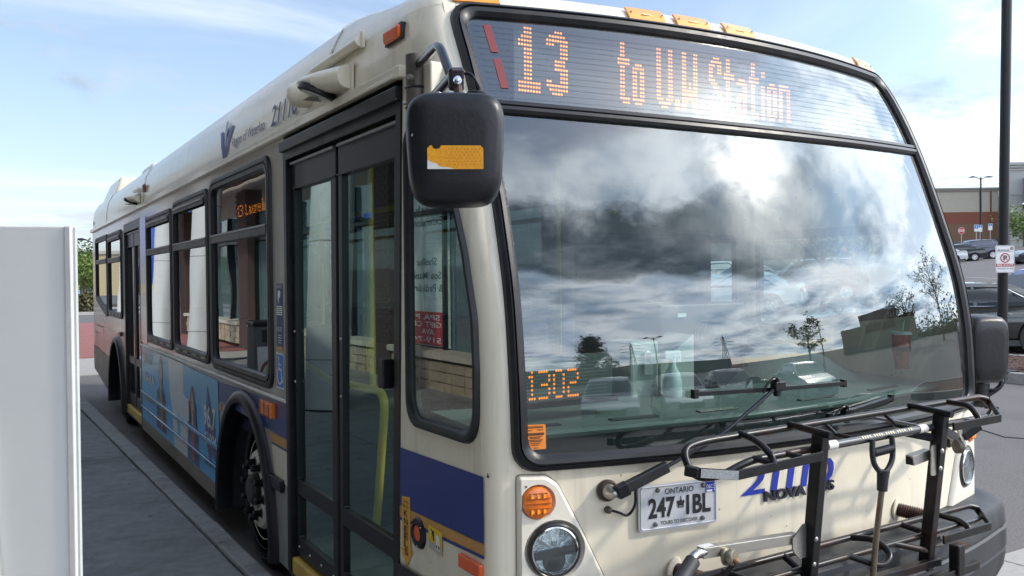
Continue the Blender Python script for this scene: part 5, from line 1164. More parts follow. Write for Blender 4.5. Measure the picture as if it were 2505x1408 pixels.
while y < 15.4:
    y2 = min(y + 3.2, 15.6); ts = (0, .2, .4, .6, .8, 1)
    out = [(JX(y + (y2 - y) * t) + .010 + rnd.uniform(-.003, .003), y + .004 + (y2 - y - .008) * t) for t in ts] + [(KX(y + (y2 - y) * t), y + .004 + (y2 - y - .008) * t) for t in reversed(ts)]
    MB().plate(out, [], lambda u, v, h=0: (u, v, .152 + h), .16).build('kerb_stone', KERB, side, bevel=.018)
    y = y2
pad = bpy.data.objects.new('concrete_crossing', None); COL.objects.link(pad); structure(pad)
for x0, x1 in ((2.75, 3.9), (3.912, 5.9), (5.91, 8.4)):
    for y0, y1 in ((-7, -3.2), (-3.19, .685)): MB().box(((x0 + x1) / 2, (y0 + y1) / 2, -.02), (x1 - x0, y1 - y0, .05)).build('slab', PAD, pad, bevel=.003, seg=1)
structure(MB().tube([(8.0 + .15 * sin(k * 1.7), 2.6 - k * .28 + .05 * sin(k * 2.9), .001) for k in range(-26, 12)], .008, 4).build('asphalt_crack', pm('joint dark', (.022, .021, .02))))
# brick crossing beyond the bus, verge and road at the far left
brick = pm('brick paving', (.27, .10, .085), .85, var=.25, scale=9, bump=.2, dirt=(.20, .12, .10), dirt_amt=.6, dirt_scale=.8)
structure(MB().box((-1, 17.6, .0), (12, 3.9, .03)).build('concrete_apron', PAD))
bc = bpy.data.objects.new('brick_crossing', None); COL.objects.link(bc); structure(bc)
for k in range(11):
    for j in range(6): MB().box((-6 + j * 2.4, 20.6 + k * 1.7, .0), (2.385, 1.685, .03 + rnd.uniform(0, .004))).build('brick_panel', brick, bc)
structure(MB().box((0, 49.3, .06), (60, 1.0, .14)).build('far_kerb', PAD))
structure(MB().box((0, 52, .05), (60, 4.6, .14)).build('planting_bed', pm('mulch', (.055, .032, .022), .95, var=.5, scale=20, bump=.4)))
structure(MB().box((0, 58, .03), (60, 6, .08)).build('far_path', PAD))
structure(MB().box((0, 64, .05), (60, 5, .16)).build('planting_bed', pm('mulch', (.055, .032, .022))))
# median island on the right
def islandpoly(): return rpoly([(12.45, -4), (15.6, -4), (15.6, 11.5), (12.45, 11.5)], [.8, .8, .8, .8], 6)
ip = islandpoly()
mp_ = lambda u, v, h=0.0: (u, v, .16 + h)
structure(MB().plate(ip, [inset(ip, .16)], mp_, .2).build('median_kerb', KERB, bevel=.025))
structure(MB().plate(inset(ip, .155), [], lambda u, v, h=0: (u, v, .14 + h), 0).build('median_mulch', pm('red mulch', (.075, .035, .024), .95, var=.6, scale=28, bump=.8)))
mb = MB()
for k in range(2600):
    x = rnd.uniform(12.7, 15.4); yy = rnd.uniform(2, 9); r = rnd.uniform(.015, .05); a = rnd.uniform(0, 6.28); z = .145 + rnd.uniform(0, .03)
    mb.add([(x + r * cos(a), yy + r * sin(a), z), (x - r * .2 * sin(a), yy + r * .2 * cos(a), z + .012), (x - r * cos(a), yy - r * sin(a), z + rnd.uniform(-.01, .02)), (x + r * .2 * sin(a), yy - r * .2 * cos(a), z + .006)], [(0, 1, 2, 3)])
mb.build('mulch_chips', pm('red mulch', (.075, .035, .024)), fix=False, kind='stuff')
def tuft(x, y, z, r, n, h, m, name, label, group=None):
    mb = MB()
    for k in range(n):
        a = rnd.uniform(0, 6.28); q_ = rnd.uniform(0, r); hh = h * rnd.uniform(.5, 1); t = rnd.uniform(0, 6.28); w = .006 + h * .008; L_ = rnd.uniform(.15, .9) * hh
        b0 = Vector((x + q_ * .3 * cos(a), y + q_ * .3 * sin(a), z)); tip = Vector((x + q_ * cos(a) + L_ * .5 * cos(t), y + q_ * sin(a) + L_ * .5 * sin(t), z + hh)); md = b0.lerp(tip, .55) + Vector((0, 0, hh * .18)); s = Vector((cos(t + 1.57), sin(t + 1.57), 0)) * w
        mb.add([b0 - s, b0 + s, md + s * .8, tip, md - s * .8], [(0, 1, 2, 4), (4, 2, 3)])
    return tag(mb.build(name, m, fix=False), label, 'plant', group)
tuft(13.6, 5.35, .14, .42, 420, .5, pm('dry grass', (.34, .27, .14), .9, var=.3), 'dry_grass_tuft', 'dry straw coloured grass tuft on the mulch island beside the lamp pole')
YL = pm('paint yellow', (.52, .42, .15), .8, var=.2, dirt=(.2, .17, .1), dirt_amt=.6, dirt_scale=4)
WL = pm('paint white', (.55, .54, .50), .8, var=.15, dirt=(.2, .19, .18), dirt_amt=.6, dirt_scale=4)
for k in range(9):
    x = 30 + k * 2.9; structure(MB().add([(x, 28 - k * 1.7, H(x) + .012), (x + .12, 28 - k * 1.7, H(x + .12) + .012), (x + 2.6, 32.5 - k * 1.7, H(x + 2.6) + .012), (x + 2.5, 32.5 - k * 1.7, H(x + 2.5) + .012)], [(0, 1, 2, 3)]).build('bay_marking', WL))
structure(MB().box((16.6, 6.2, H(16.6) + .006), (.12, 14, .006), Matrix.Rotation(.5, 3, 'Z') @ Matrix.Rotation(0, 3, 'X')).build('lane_marking', YL))
# ------------------------------------------------------------ white sign panel close to the camera
PWM = pm('panel white', (.80, .795, .775), .38, var=.03, scale=3, dirt=(.52, .51, .48), dirt_amt=.35, dirt_scale=2, streak=((.50, .49, .46), .35, 14.0), specks=((.25, .25, .24), .9, 9.0, .05))
sp = thing('sign_panel', 'tall blank white sign panel with bright metal edge standing on the pavement, nearest of all', 'sign', (-1.32, -.66, .15))
RXP = Vector((.859, -.512, 0)); NXP = Vector((-.512, -.859, 0)); OP = Vector((-1.2185, -.7097, 0))
def mapX(u, v, h=0.0): p = OP + RXP * u + NXP * h; return (p.x, p.y, v)
MB().plate([(-.52, .17), (-.003, .17), (-.003, 1.846), (-.52, 1.854)], [], mapX, .014, h0=0).build('panel_face', PWM, sp, bevel=.002)
MB().plate([(-.003, .16), (.009, .16), (.009, 1.846), (-.003, 1.846)], [], mapX, .012, h0=.003).build('edge_trim', pm('trim bright', (.80, .80, .80), .2, metal=.3), sp, bevel=.002)
MB().plate([(.009, .16), (.013, .16), (.013, 1.844), (.009, 1.844)], [], mapX, .008, h0=-.004).build('edge_seal', pm('trim grey', (.50, .52, .51), .3), sp)
MB().plate([(-.50, .17), (-.110, .17), (-.118, 1.25), (-.134, 1.52), (-.50, 1.52)], [], mapX, .012, h0=.015).build('backing_plate', pm('plate greygreen', (.36, .37, .34), .5), sp, bevel=.002)
MB().plate([(-.30, .02), (.0, .02), (.0, .03), (-.30, .03)], [], lambda u, v, h=0: tuple(OP + RXP * u + NXP * (h + .05)) [:2] + (.155 + v,), .18).build('panel_foot', STEEL, sp)
# ------------------------------------------------------------ street furniture
def post_lamp(x, y, h, name, label, heads=2, rz=0.0, r=.06, group=None):
    z = H(x, y); t = thing(name, label, 'street lamp', (0, 0, 0), group)
    m = pm('pole black', (.012, .012, .015), .4, var=.1, spec=.3)
    MB().tube([(0, 0, 0), (0, 0, h)], [r, r * .8], 14).build('pole', m, t, smooth=50)
    MB().cyl((0, 0, 0), (0, 0, .5), r * 2.6, 16).build('pole_base', pm('base concrete', (.3, .29, .27), .9), t)
    for s in ((-1, 1) if heads == 2 else (1,)):
        MB().tube(smoothpath([(0, 0, h - .25), (s * .25, 0, h - .12), (s * .55, 0, h + .02)]), .04, 8).build('lamp_arm', m, t)
        hd = MB().grid([[(s * (.5 + .75 * u) , w * .22 * (1 - .25 * abs(u - .5)), h + .02 + .14 * (1 - (2 * u - 1) ** 2) * (1 - w * w) ) for w in (-1, -.6, 0, .6, 1)] for u in (0, .15, .4, .7, .9, 1)]).box((s * .9, 0, h + .01), (.72, .4, .05)).build('lamp_head', m, t, smooth=50)
        MB().box((s * .95, 0, h - .02), (.5, .3, .02)).build('lamp_lens', pm('lens grey', (.5, .5, .48), .3), hd)
    t.location = (x, y, z); t.rotation_euler = (0, 0, rz); return t
# pole with the fire route sign
pz_ = .14
pole = thing('lamp_pole', 'thick plain black pole carrying the fire route sign on the mulch island', 'pole', (12.58, 5.62, pz_))
MB().tube([(12.58, 5.62, pz_), (12.70, 5.52, 9.5)], .076, 24).build('pole_shaft', pm('pole black', (.012, .012, .015), .4, var=.1, spec=.3), pole, smooth=50)
MB().box((12.58, 5.62, pz_ + .02), (.36, .36, .04)).build('base_plate', pm('pole black', (.012, .012, .015), .4, var=.1, spec=.3), pole, bevel=.005)
RV = Vector((.859, -.512, 0)); NV = Vector((-.512, -.859, 0)); SO = Vector((12.50, 5.545, 1.76))
def mapF(u, v, h=0.0): p = SO + RV * u + NV * (h + .06); return (p.x, p.y, SO.z + v + u * .0)
fs = thing('fire_route_sign', 'white no parking sign reading fire route on the black pole', 'sign', tuple(SO))
MB().plate(rrect(-.153, .153, -.02, .415, .03, 5), [], mapF, .006).build('sign_plate', pm('sign white', (.74, .74, .74), .4), fs)
MB().band(rrect(-.147, .147, -.014, .409, .026, 5), rrect(-.142, .142, -.009, .404, .022, 5), mapF, [(0, .002), (1, .002)]).build('sign_border', INK, fs)
MB().plate([(-.146, .075), (.146, .075), (.146, .122), (-.146, .122)], [], mapF, 0, h0=.002).build('red_band', pm('sign red', (.42, .02, .03), .5), fs)
def ftx(t, a, b_, v, h, m, name='sign_lettering', bold=0.0, hh=.004):
    vs, f_ = text_mesh(t, h, bold); lo = min(p[0] for p in vs); hi = max(p[0] for p in vs)
    return MB().add([mapF(a + (b_ - a) * (p[0] - lo) / (hi - lo), v + p[1], hh) for p in vs], f_).build(name, m, fs, fix=False)
ftx('FIRE ROUTE', -.13, .13, .084, .030, INKW, bold=.01); ftx('VEHICLES WILL BE TOWED', -.132, .132, .035, .020, INK, bold=.004)
ftx('Boardwalk', -.115, .07, .322, .036, INK); MB().plate([(-.13, .312), (.13, .312), (.13, .315), (-.13, .315)], [], mapF, 0, h0=.003).build('sign_rule', INK, fs)
circ = lambda cx, cy, r, n=28: [(cx + r * cos(2 * pi * k / n), cy + r * sin(2 * pi * k / n)) for k in range(n)]
MB().band(circ(0, .215, .077), circ(0, .215, .061), mapF, [(0, .004), (1, .004)]).build('prohibition_ring', pm('sign red', (.42, .02, .03)), fs)
ftx('P', -.026, .032, .178, .074, INK, 'parking_letter', .02, .003)
MB().plate([(-.052, .258), (-.042, .266), (.052, .172), (.042, .164)], [], mapF, 0, h0=.0046).build('prohibition_bar', pm('sign red', (.42, .02, .03)), fs)
MB().band(circ(.105, .365, .026, 20), circ(.105, .365, .017, 20), mapF, [(0, .003), (1, .003)]).build('emblem', INK, fs); MB().plate(circ(.105, .365, .010, 12), [], mapF, 0, h0=.003).build('emblem', INK, fs)
for v in (-.005, .40): MB().lathe([(.007, .002), (.005, .006), (0, .007)], mapF(0, v), NV, 8).build('sign_bolt', STEEL, fs)
def sign_post(x, y, hz, name, label, kind, rz):
    t = thing(name, label, 'sign'); P = lambda u, v, h=0.0: (u, -.03 - h, hz + v)
    MB().cyl((0, 0, 0), (0, 0, hz + .2), .03, 8).build('sign_post', STEEL, t)
    if kind == 'stop':
        oc = [(.375 * cos(pi / 8 + k * pi / 4), .375 * sin(pi / 8 + k * pi / 4)) for k in range(8)]
        MB().plate(oc, [], P, .01).build('sign_edge', INKW, t); MB().plate(inset(oc, .025), [], P, 0, h0=.003).build('sign_face', pm('stop red', (.50, .02, .03), .5), t)
        vs, f_ = text_mesh('STOP', .24, .02); lo = min(p[0] for p in vs); hi = max(p[0] for p in vs)
        MB().add([P(-.30 + .60 * (p[0] - lo) / (hi - lo), -.12 + p[1], .008) for p in vs], f_).build('sign_lettering', INKW, t, fix=False)
    else:
        c = pm('access blue', (.01, .17, .55)) if kind == 'blue' else INKW
        MB().plate(rrect(-.22, .22, -.36, .36, .03, 3), [], P, .01).build('sign_plate', INKW, t)
        MB().plate(rrect(-.19, .19, -.05 if kind == 'blue' else .1, .33, .02, 3), [], P, 0, h0=.003).build('sign_face', c if kind == 'blue' else pm('access blue', (.01, .17, .55)), t)
        MB().plate(circ(.0, .18, .05, 10), [], P, 0, h0=.006).plate([(-.05, .02), (.05, .02), (.03, .12), (-.03, .12)], [], P, 0, h0=.006).build('pictogram', INKW, t)
    t.location = (x, y, H(x, y)); t.rotation_euler = (0, 0, rz); return t
def at(px, Z):
    """ground position at a bearing (tangent from the view axis) and distance along it"""
    X = Z * px; return (-1.33 + Z * .512 + X * .859, -2.39 + Z * .859 - X * .512)
FACE = math.atan2(-.512, .859)
sign_post(*at(.5150, 92), 2.55, 'stop_sign', 'red octagonal stop sign in front of the brown and red store wall', 'stop', FACE)
sign_post(*at(.5320, 93), 2.75, 'accessible_parking_sign', 'blue accessible parking sign between the stop sign and the double lamp post', 'blue', FACE)
sign_post(*at(.5365, 93), 2.7, 'accessible_parking_sign', 'white parking sign with small blue top right beside the double lamp post', 'white', FACE)
sign_post(*at(.5480, 93), 2.8, 'accessible_parking_sign', 'small pale parking sign just left of the thick black pole', 'white', FACE)
post_lamp(*at(.5375, 96), 8.3, 'double_lamp_post', 'black double headed lamp post standing before the brown store at the right', 2, FACE, .11)
post_lamp(5.0, 66, 4.7, 'street_lamp', 'thin dark single headed lamp post seen past the rear of the bus', 1, pi - .1, .08)
# ------------------------------------------------------------ trees and shrubs
LEAF = {}
def leafmat(n, c): return pm('leaf ' + n, c, .6, var=.45, scale=3.5)
BARK = pm('bark', (.09, .07, .055), .9, var=.3, scale=14, bump=.4)
def tree(x, y, h, r, name, label, lm, n=1600, ls=.16, base=.3, bare=0.0, conifer=False, group=None, lean=.0, squash=1.0, trunk_r=None):
    R2 = random.Random(int(abs(x * 71 + y * 37))); z0 = H(x, y); t = thing(name, label, 'tree', (x, y, z0), group)
    tr = trunk_r or h * .022; mb = MB(); top = Vector((x + lean, y, z0 + h * (.97 if conifer else .75)))
    mb.tube([(x, y, z0 - .1), (x + lean * .3, y, z0 + h * .3), tuple(top)], [tr, tr * .75, tr * .2], 9)
    tips = []
    nb = 26 if conifer else 15
    for k in range(nb):
        f = base + (1 - base) * (k + .5) / nb * (.95 if conifer else .62); a = k * 2.4 + R2.uniform(-.4, .4); p = Vector((x + lean * f, y, z0 + h * f))
        rr = r * ((1 - (f - base) / (1.0 - base)) ** .8 * .95 + .05 if conifer else (1 - abs(f - base - .18) * .7)) * R2.uniform(.75, 1.1)
        rise = (.12 if conifer else .75) * rr * R2.uniform(.6, 1.2)
        e = p + Vector((cos(a) * rr, sin(a) * rr, rise)); m_ = p.lerp(e, .5) + Vector((0, 0, rr * (.02 if conifer else .12)))
        mb.tube([p, m_, e], [tr * .35, tr * .22, tr * .06], 5); tips += [(p.lerp(e, u), .25 + .75 * u) for u in (.35, .55, .75, .9, 1.0)]
        for s in range(2):
            a2 = a + R2.uniform(-.9, .9); e2 = m_ + Vector((cos(a2), sin(a2), R2.uniform(.1, .7))) * rr * .45; mb.tube([m_, e2], [tr * .16, tr * .04], 4); tips += [(m_.lerp(e2, u), .8) for u in (.5, 1.0)]
    mb.build('trunk', BARK, t, smooth=60, fix=False)
    mb = MB()
    for k in range(n):
        c, w = R2.choice(tips); sp_ = r * (.10 if bare else (.13 if conifer else .24))
        p = c + Vector((R2.gauss(0, sp_), R2.gauss(0, sp_), R2.gauss(0, sp_ * .7 * squash)))
        s = ls * R2.uniform(.5, 1.3); d1 = Vector((R2.gauss(0, 1), R2.gauss(0, 1), R2.gauss(0, .6))).normalized(); d2 = d1.cross(Vector((R2.gauss(0, 1), R2.gauss(0, 1), R2.gauss(0, 1)))).normalized()
        mb.add([p - d1 * s, p + d2 * s * .45, p + d1 * s, p - d2 * s * .45], [(0, 1, 2, 3)])
    mb.build('crown', lm, t, fix=False); return t
tree(4.45, 62, 4.0, 1.35, 'young_tree', 'young bright green tree in the planting bed beyond the rear of the bus', leafmat('spring', (.14, .20, .035)), 2600, .13, .22)
tree(4.5, 71, 5.0, 1.7, 'young_tree', 'darker taller tree behind the bright green one at the far left', leafmat('mid', (.07, .11, .03)), 2200, .16, .25)
tree(*at(.590, 88), 4.0, 2.2, 'young_tree', 'small round green tree before the store entrance at the right edge', leafmat('spring', (.10, .17, .03)), 2200, .17, .25)
tree(*at(.356, 27.5), 4.6, 2.0, 'young_tree', 'pale young tree seen through the windscreen of the bus beside the white sedan', leafmat('pale', (.16, .17, .06)), 1800, .10, .33, trunk_r=.10)
GB = 'trees across the road facing the bus'
tree(7.5, -42, 9.5, 3.3, 'conifer', 'dark conifer standing behind the viewpoint, mirrored at the left of the windscreen', leafmat('conifer', (.03, .05, .025)), 5200, .22, .12, conifer=True, group=GB)
tree(27, -23.5, 7.4, 2.6, 'street_tree', 'open leafy tree across the road, mirrored at the middle of the windscreen', leafmat('dark', (.05, .075, .025)), 1500, .16, .2, bare=1, group=GB)
tree(36, -11.5, 6.4, 3.2, 'street_tree', 'spreading thin tree across the road, mirrored right of the middle of the windscreen', leafmat('dark', (.05, .075, .025)), 900, .16, .3, bare=1, group=GB)
tree(35, -4.5, 8.0, 3.4, 'street_tree', 'thin tree across the road, mirrored at the right edge of the windscreen', leafmat('dark', (.05, .075, .025)), 1000, .16, .35, bare=1, group=GB)
post_lamp(15, -40, 8.5, 'double_lamp_post', 'double headed lamp post behind the viewpoint, mirrored low in the windscreen', 2, .3, .09)
post_lamp(25.5, -20, 5.5, 'double_lamp_post', 'double headed lamp post across the road beside the open leafy tree', 2, -.5, .07)
mb = MB()
for k in range(9000):
    u = rnd.random(); x = 44 + u * 30; yy = -2 - u * 22 + rnd.gauss(0, 1.4); hh = 3.6 + 1.2 * sin(u * 19) + .8 * sin(u * 47); z = H(x) * .3 + abs(rnd.gauss(0, 1)) * hh * .42; s = rnd.uniform(.12, .32); a = rnd.uniform(0, 6.28)
    mb.add([(x - s * cos(a), yy - s * sin(a), z), (x + s * .4, yy, z + s * .6), (x + s * cos(a), yy + s * sin(a), z + s * .3), (x, yy + s * .4, z - s * .5)], [(0, 1, 2, 3)])
mb.build('hedge_bank', leafmat('dark', (.05, .075, .025)), fix=False, kind='stuff')
structure(MB().box((30, -16, -.01), (26, 12, .05), Matrix.Rotation(-.6, 3, 'Z')).build('grass_verge', pm('grass', (.05, .085, .025), .9, var=.5, scale=6, bump=.4)))
def shrub(x, y, r, h, name, label, m, n=700):
    mb = MB(); R2 = random.Random(int(x * 13 + y))
    for k in range(n):
        d = Vector((R2.gauss(0, 1), R2.gauss(0, 1), abs(R2.gauss(0, 1)))).normalized() * R2.uniform(.7, 1.05); p = Vector((x + d.x * r, y + d.y * r, H(x, y) + .1 + d.z * h)); s = r * R2.uniform(.07, .16); a = R2.uniform(0, 6.28); b2 = R2.uniform(-1, 1)
        mb.add([p + Vector((s * cos(a), s * sin(a), s * b2)), p + Vector((-s * .4 * sin(a), s * .4 * cos(a), s * .3)), p - Vector((s * cos(a), s * sin(a), s * b2)), p + Vector((s * .4 * sin(a), -s * .4 * cos(a), -s * .3))], [(0, 1, 2, 3)])
    return tag(mb.build(name, m, fix=False), label, 'shrub')
shrub(3.25, 51.5, .85, 1.15, 'round_shrub', 'round clipped olive shrub in the planting bed beyond the rear of the bus', leafmat('olive', (.10, .095, .035)), 1500)
shrub(4.0, 63.5, 1.0, .8, 'low_shrub', 'grey green low shrub by the far path behind the olive one', leafmat('sage', (.10, .13, .075)), 800)
shrub(4.7, 64.2, 1.0, .75, 'low_shrub', 'green low shrub under the bright green young tree', leafmat('mid', (.07, .11, .03)), 800)
# ------------------------------------------------------------ vehicles
def car(name, label, cat, pc, L=4.7, Wd=1.82, Hh=1.46, kind='sedan', wr=.33, spokes=7, group=None, trim=False, tint=(.05, .06, .07), coat=1.0, belt=.93):
    t = thing(name, label, cat, (0, 0, 0), group); hl = L / 2; w2 = Wd / 2
    paint = pm('car paint ' + name + '%.3f%.3f%.3f' % pc, pc, .25, metal=.15, var=.04, coat=coat)
    fy, ry = hl - .92, -hl + .98 if kind == 'sedan' else -hl + .85
    if kind == 'sedan': top = [(-hl + .04, belt - .06), (-hl + .14, belt + .05), (-hl + .95, belt + .04), (hl - 1.45, belt), (hl - .45, belt - .17), (hl - .06, belt - .32)]
    else: top = [(-hl + .05, belt + .02), (-hl + .14, belt + .10), (hl - 1.35, belt + .05), (hl - .4, belt - .10), (hl - .05, belt - .25)]
    def ar(cy): return [(cy + (wr + .055) * cos(a), wr + (wr + .055) * sin(a)) for a in [pi * k / 12 for k in range(13)]][::1]
    low = .24
    out = [(-hl + .08, low)] + [(p[0], max(low, p[1])) for p in reversed(ar(ry))] + [(p[0], max(low, p[1])) for p in reversed(ar(fy))] + [(hl - .1, low), (hl, .40), (hl, belt - .42)] + list(reversed(top)) + [(-hl, belt - .30), (-hl, .42)]
    def mapC(u, v, h=0.0): return (-h, u, v)
    # sides bow inwards towards the sill and the shoulder
    mb = MB().plate(out, [], lambda u, v, h=0.0: (((w2 - .03 * ((v - .62) / .4) ** 2) - .06 * (abs(u) / hl) ** 4) * (1 if h == 0 else -1), u, v), 1.0)
    body = mb.build('body', paint, t, bevel=.05, smooth=40, seg=3)
    if kind == 'sedan': g0, g1, r0, r1 = -hl + .45, hl - 1.30, -hl + 1.30, hl - 2.15
    else: g0, g1, r0, r1 = -hl + .12, hl - 1.20, -hl + .55, hl - 2.0
    wb, wt = w2 - .05, w2 - .24; zb = belt - .02
    def cab(s, v, side):
        """s along the car 0 rear..1 front, v height 0 belt..1 roof"""
        y = (g0 + (g1 - g0) * s) * (1 - v) + (r0 + (r1 - r0) * s) * v; x = side * (wb + (wt - wb) * v ** 1.3); return (x, y, zb + (Hh - .05 - zb) * v + .05 * v * (1 - (2 * s - 1) ** 2))
    rows = [[cab(s, v, -1) for s in [k / 10 for k in range(11)]] for v in (0, .33, .66, .9, 1)]
    rows += [[(x * f, y, z + .035 * (1 - f * f)) for x, y, z in rows[4]] for f in (.6, .2, -.2, -.6)] + [[cab(s, v, 1) for s in [k / 10 for k in range(11)]] for v in (1, .9, .66, .33, 0)]
    mb = MB().grid(rows); n = len(rows)
    for e in (0, 10): mb.f.append(tuple(i * 11 + e for i in range(n))); mb.m.append(0)
    mb.build('cabin', paint, t, smooth=40)
    gl = pm('car glass %.2f' % tint[0], tint, .05, var=.02, spec=.8); tr = CHROME if trim else BLACK
    spl = (.05, .50, .96) if kind == 'sedan' else (.03, .30, .60, .96)
    for side in (-1, 1):
        for a, b_ in zip(spl[:-1], spl[1:]):
            a2, b2 = a + .012, b_ - .012
            ql = [(a2, .10), (b2, .10), (b2, .86), (a2, .86)]
            if a == spl[0]: ql = [(a2 + .02, .10), (b2, .10), (b2, .86), (a2 + .10, .86), (a2 + .05, .6)]
            if b_ == spl[-1]: ql = [(a2, .10), (b2 - .01, .10), (b2 - .12, .84), (a2, .86)]
            mc = lambda u, v, h=0.0: (cab(u, v, side)[0] + side * (.004 + h), cab(u, v, side)[1], cab(u, v, side)[2])
            wdw = MB().plate(ql, [], mc, 0).build('side_window', gl, t, fix=False)
        big = [(spl[0] + .03, .08), (spl[-1] - .02, .08), (spl[-1] - .14, .87), (spl[0] + .12, .88)]
        mc = lambda u, v, h=0.0: (cab(u, v, side)[0] + side * (.003 + h), cab(u, v, side)[1], cab(u, v, side)[2])
        bi = [(spl[0] + .035, .11), (spl[-1] - .028, .11), (spl[-1] - .145, .84), (spl[0] + .123, .85)]
        MB().band(dense(big, .1), [tuple(Vector(p) + (Vector((.5, .48)) - Vector(p)) * .04) for p in dense(big, .1)], mc, [(0, 0), (.5, .008), (1, .004)]).build('window_trim', tr, t)
        for s in (.33, .66): MB().box((side * (w2 - .002), -hl + L * (.30 if s < .5 else .55), belt - .13), (.02, .16, .025)).build('door_handle', tr if trim else paint, t, bevel=.004)
        for yy in (-hl + L * .40, -hl + L * .64): MB().box((side * (w2 - .012), yy, .62), (.012, .008, .55)).build('door_gap', BLACK, t)
        MB().box((side * (w2 + .07), g1 - .25, belt + .05), (.16, .10, .11)).build('door_mirror', paint, t, bevel=.025)
        MB().box((side * (w2 - .28), -hl + .01, belt - .13), (.42, .08, .15)).build('tail_lamp', pm('tail red', (.30, .01, .015), .15, coat=.6), t, bevel=.02)
        MB().box((side * (w2 - .30), hl - .06, belt - .33), (.44, .12, .12)).build('head_lamp', pm('lamp clear', (.6, .62, .64), .1, coat=.6), t, bevel=.02)
    for s, nm in ((0, 'rear_screen'), (1, 'windscreen')):
        e = 1 if s else -1
        P4 = [cab(s, .10, -1), cab(s, .10, 1), cab(s, .88, 1), cab(s, .88, -1)]; c = sum((Vector(p) for p in P4), Vector()) / 4
        MB().add([tuple(c + (Vector(p) - c) * .93 + Vector((0, e * .006, .006))) for p in P4], [(0, 1, 2, 3)]).build(nm, gl, t, fix=False)
    MB().box((0, -hl - .005, .45), (Wd - .2, .06, .22)).build('rear_bumper', paint, t, bevel=.03)
    pl_ = MB().box((0, -hl - .012, belt - .20 if kind == 'sedan' else .70), (.32, .02, .15)).build('number_plate', pm('plate white', (.55, .56, .58), .4), t)
    MB().box((0, hl - .01, .52), (.9, .05, .16)).build('grille', BLACK, t, bevel=.01)
    for cy in (ry, fy):
        for side in (-1, 1):
            c = (side * (w2 - .13), cy, wr); ax = (side, 0, 0)
            wl = MB().lathe([(wr * .66, -.08), (wr * .9, -.10), (wr, -.07), (wr, .07), (wr * .95, .095), (wr * .72, .10), (wr * .68, .08)], c, ax, 32, caps=False).build('wheel', TYRE, t, smooth=40)
            rm = MB().lathe([(wr * .70, .085), (wr * .68, .10), (wr * .63, .085), (wr * .60, .02), (.09, .0), (0, .0)], c, ax, 28).build('rim', pm('alloy', (.50, .50, .51), .3, metal=.7), wl, smooth=40)
            mb = MB()
            for k in range(spokes):
                a = 2 * pi * k / spokes + .22; d = Vector((0, cos(a), sin(a))); mb.bar(Vector(c) + Vector((side * .075, 0, 0)) + d * .03, Vector(c) + Vector((side * .085, 0, 0)) + d * wr * .66, .045, .03, up=ax)
            mb.lathe([(.075, .06), (.07, .095), (0, .10)], c, ax, 16); mb.build('spokes', pm('alloy bright', (.66, .66, .67), .22, metal=.8), rm)
            MB().lathe([(wr + .04, -.25), (wr + .04, .06)], c, ax, 20, caps=False).build('wheel_arch', DARK, t, fix=False)
    MB().box((0, 0, .26), (Wd - .1, L - .3, .12)).build('underbody', DARK, t)
    return t
def place(o, xy, rz, z=None):
    o.location = (xy[0], xy[1], H(*xy) if z is None else z)
    if xy[0] > 16: # tilt with the slope of the lot
        n = Vector((-.050, 0, 1)).normalized(); m = Matrix.Rotation(rz, 4, 'Z'); q_ = Vector((0, 0, 1)).rotation_difference(n); o.rotation_mode = 'QUATERNION'; o.rotation_quaternion = q_ @ m.to_quaternion()
    else: o.rotation_euler = (0, 0, rz)
    return o
HEADL = math.atan2(.859, .512)       # heading towards the left of the view (forward axis +Y turned to -R)
hx, hy = -.859, .512
rzL = math.atan2(-hx, hy)
# long black sedan on the right: rear wheel at bearing .576
lim = car('black_sedan', 'long black sedan with chrome window trim parked behind the mulch island', 'car', (.006, .006, .008), 5.25, 1.92, 1.47, trim=True, spokes=7, wr=.355, tint=(.010, .012, .015), belt=.98)
rw = Vector((17.15, 8.05)); place(lim, tuple(rw + Vector((hx, hy)) * (5.25 / 2 - .98)), rzL)
place(car('blue_car', 'bright blue car, only its roof showing behind the long black sedan', 'car', (.010, .035, .22), 4.3, 1.78, 1.42), at(.602, 23.2), rzL + .25)
place(car('blue_suv', 'dark blue sport utility car with its tailgate towards us in the far row', 'car', (.010, .018, .060), 4.6, 1.86, 1.68, 'suv', .36, tint=(.02, .025, .03)), at(.5265, 76), .62 + math.pi * 0 + .25)
place(car('black_sedan', 'black sedan with red tail lamps left of the dark blue sport utility car', 'car', (.010, .010, .013), 4.7, 1.84, 1.44), at(.506, 73), .62 + .25)
place(car('white_car', 'white car half hidden by the bus at the end of the far row', 'car', (.60, .60, .60), 4.5, 1.8, 1.45), at(.484, 70), .62 + .25)
place(car('grey_crossover', 'dark grey crossover standing right of the fire route sign', 'car', (.016, .016, .021), 4.7, 1.88, 1.64, 'suv', .36, tint=(.02, .025, .03)), at(.612, 61), rzL - .05)
place(car('white_sedan', 'white sedan seen through the windscreen with its tail to the right', 'car', (.62, .63, .64), 4.75, 1.84, 1.46), at(.258, 32), rzL - .45)
place(car('silver_hatchback', 'pale silver car behind the white sedan, seen through the bus', 'car', (.45, .47, .49), 4.3, 1.78, 1.48), at(.262, 46), rzL + .1)
place(car('white_hatchback', 'second pale car left of the silver one, seen through the bus', 'car', (.58, .58, .58), 4.2, 1.76, 1.5, 'suv'), at(.22, 52), rzL + .2)
place(car('dark_suv', 'dark sport utility car behind the pale young tree, seen through the bus', 'car', (.03, .03, .034), 4.7, 1.88, 1.7, 'suv', .36), at(.335, 36), rzL - .2)
place(car('black_suv', 'black car parked under the young trees at the far left', 'car', (.012, .012, .015), 4.7, 1.86, 1.6, 'suv', .35), (6.1, 84), pi / 2)
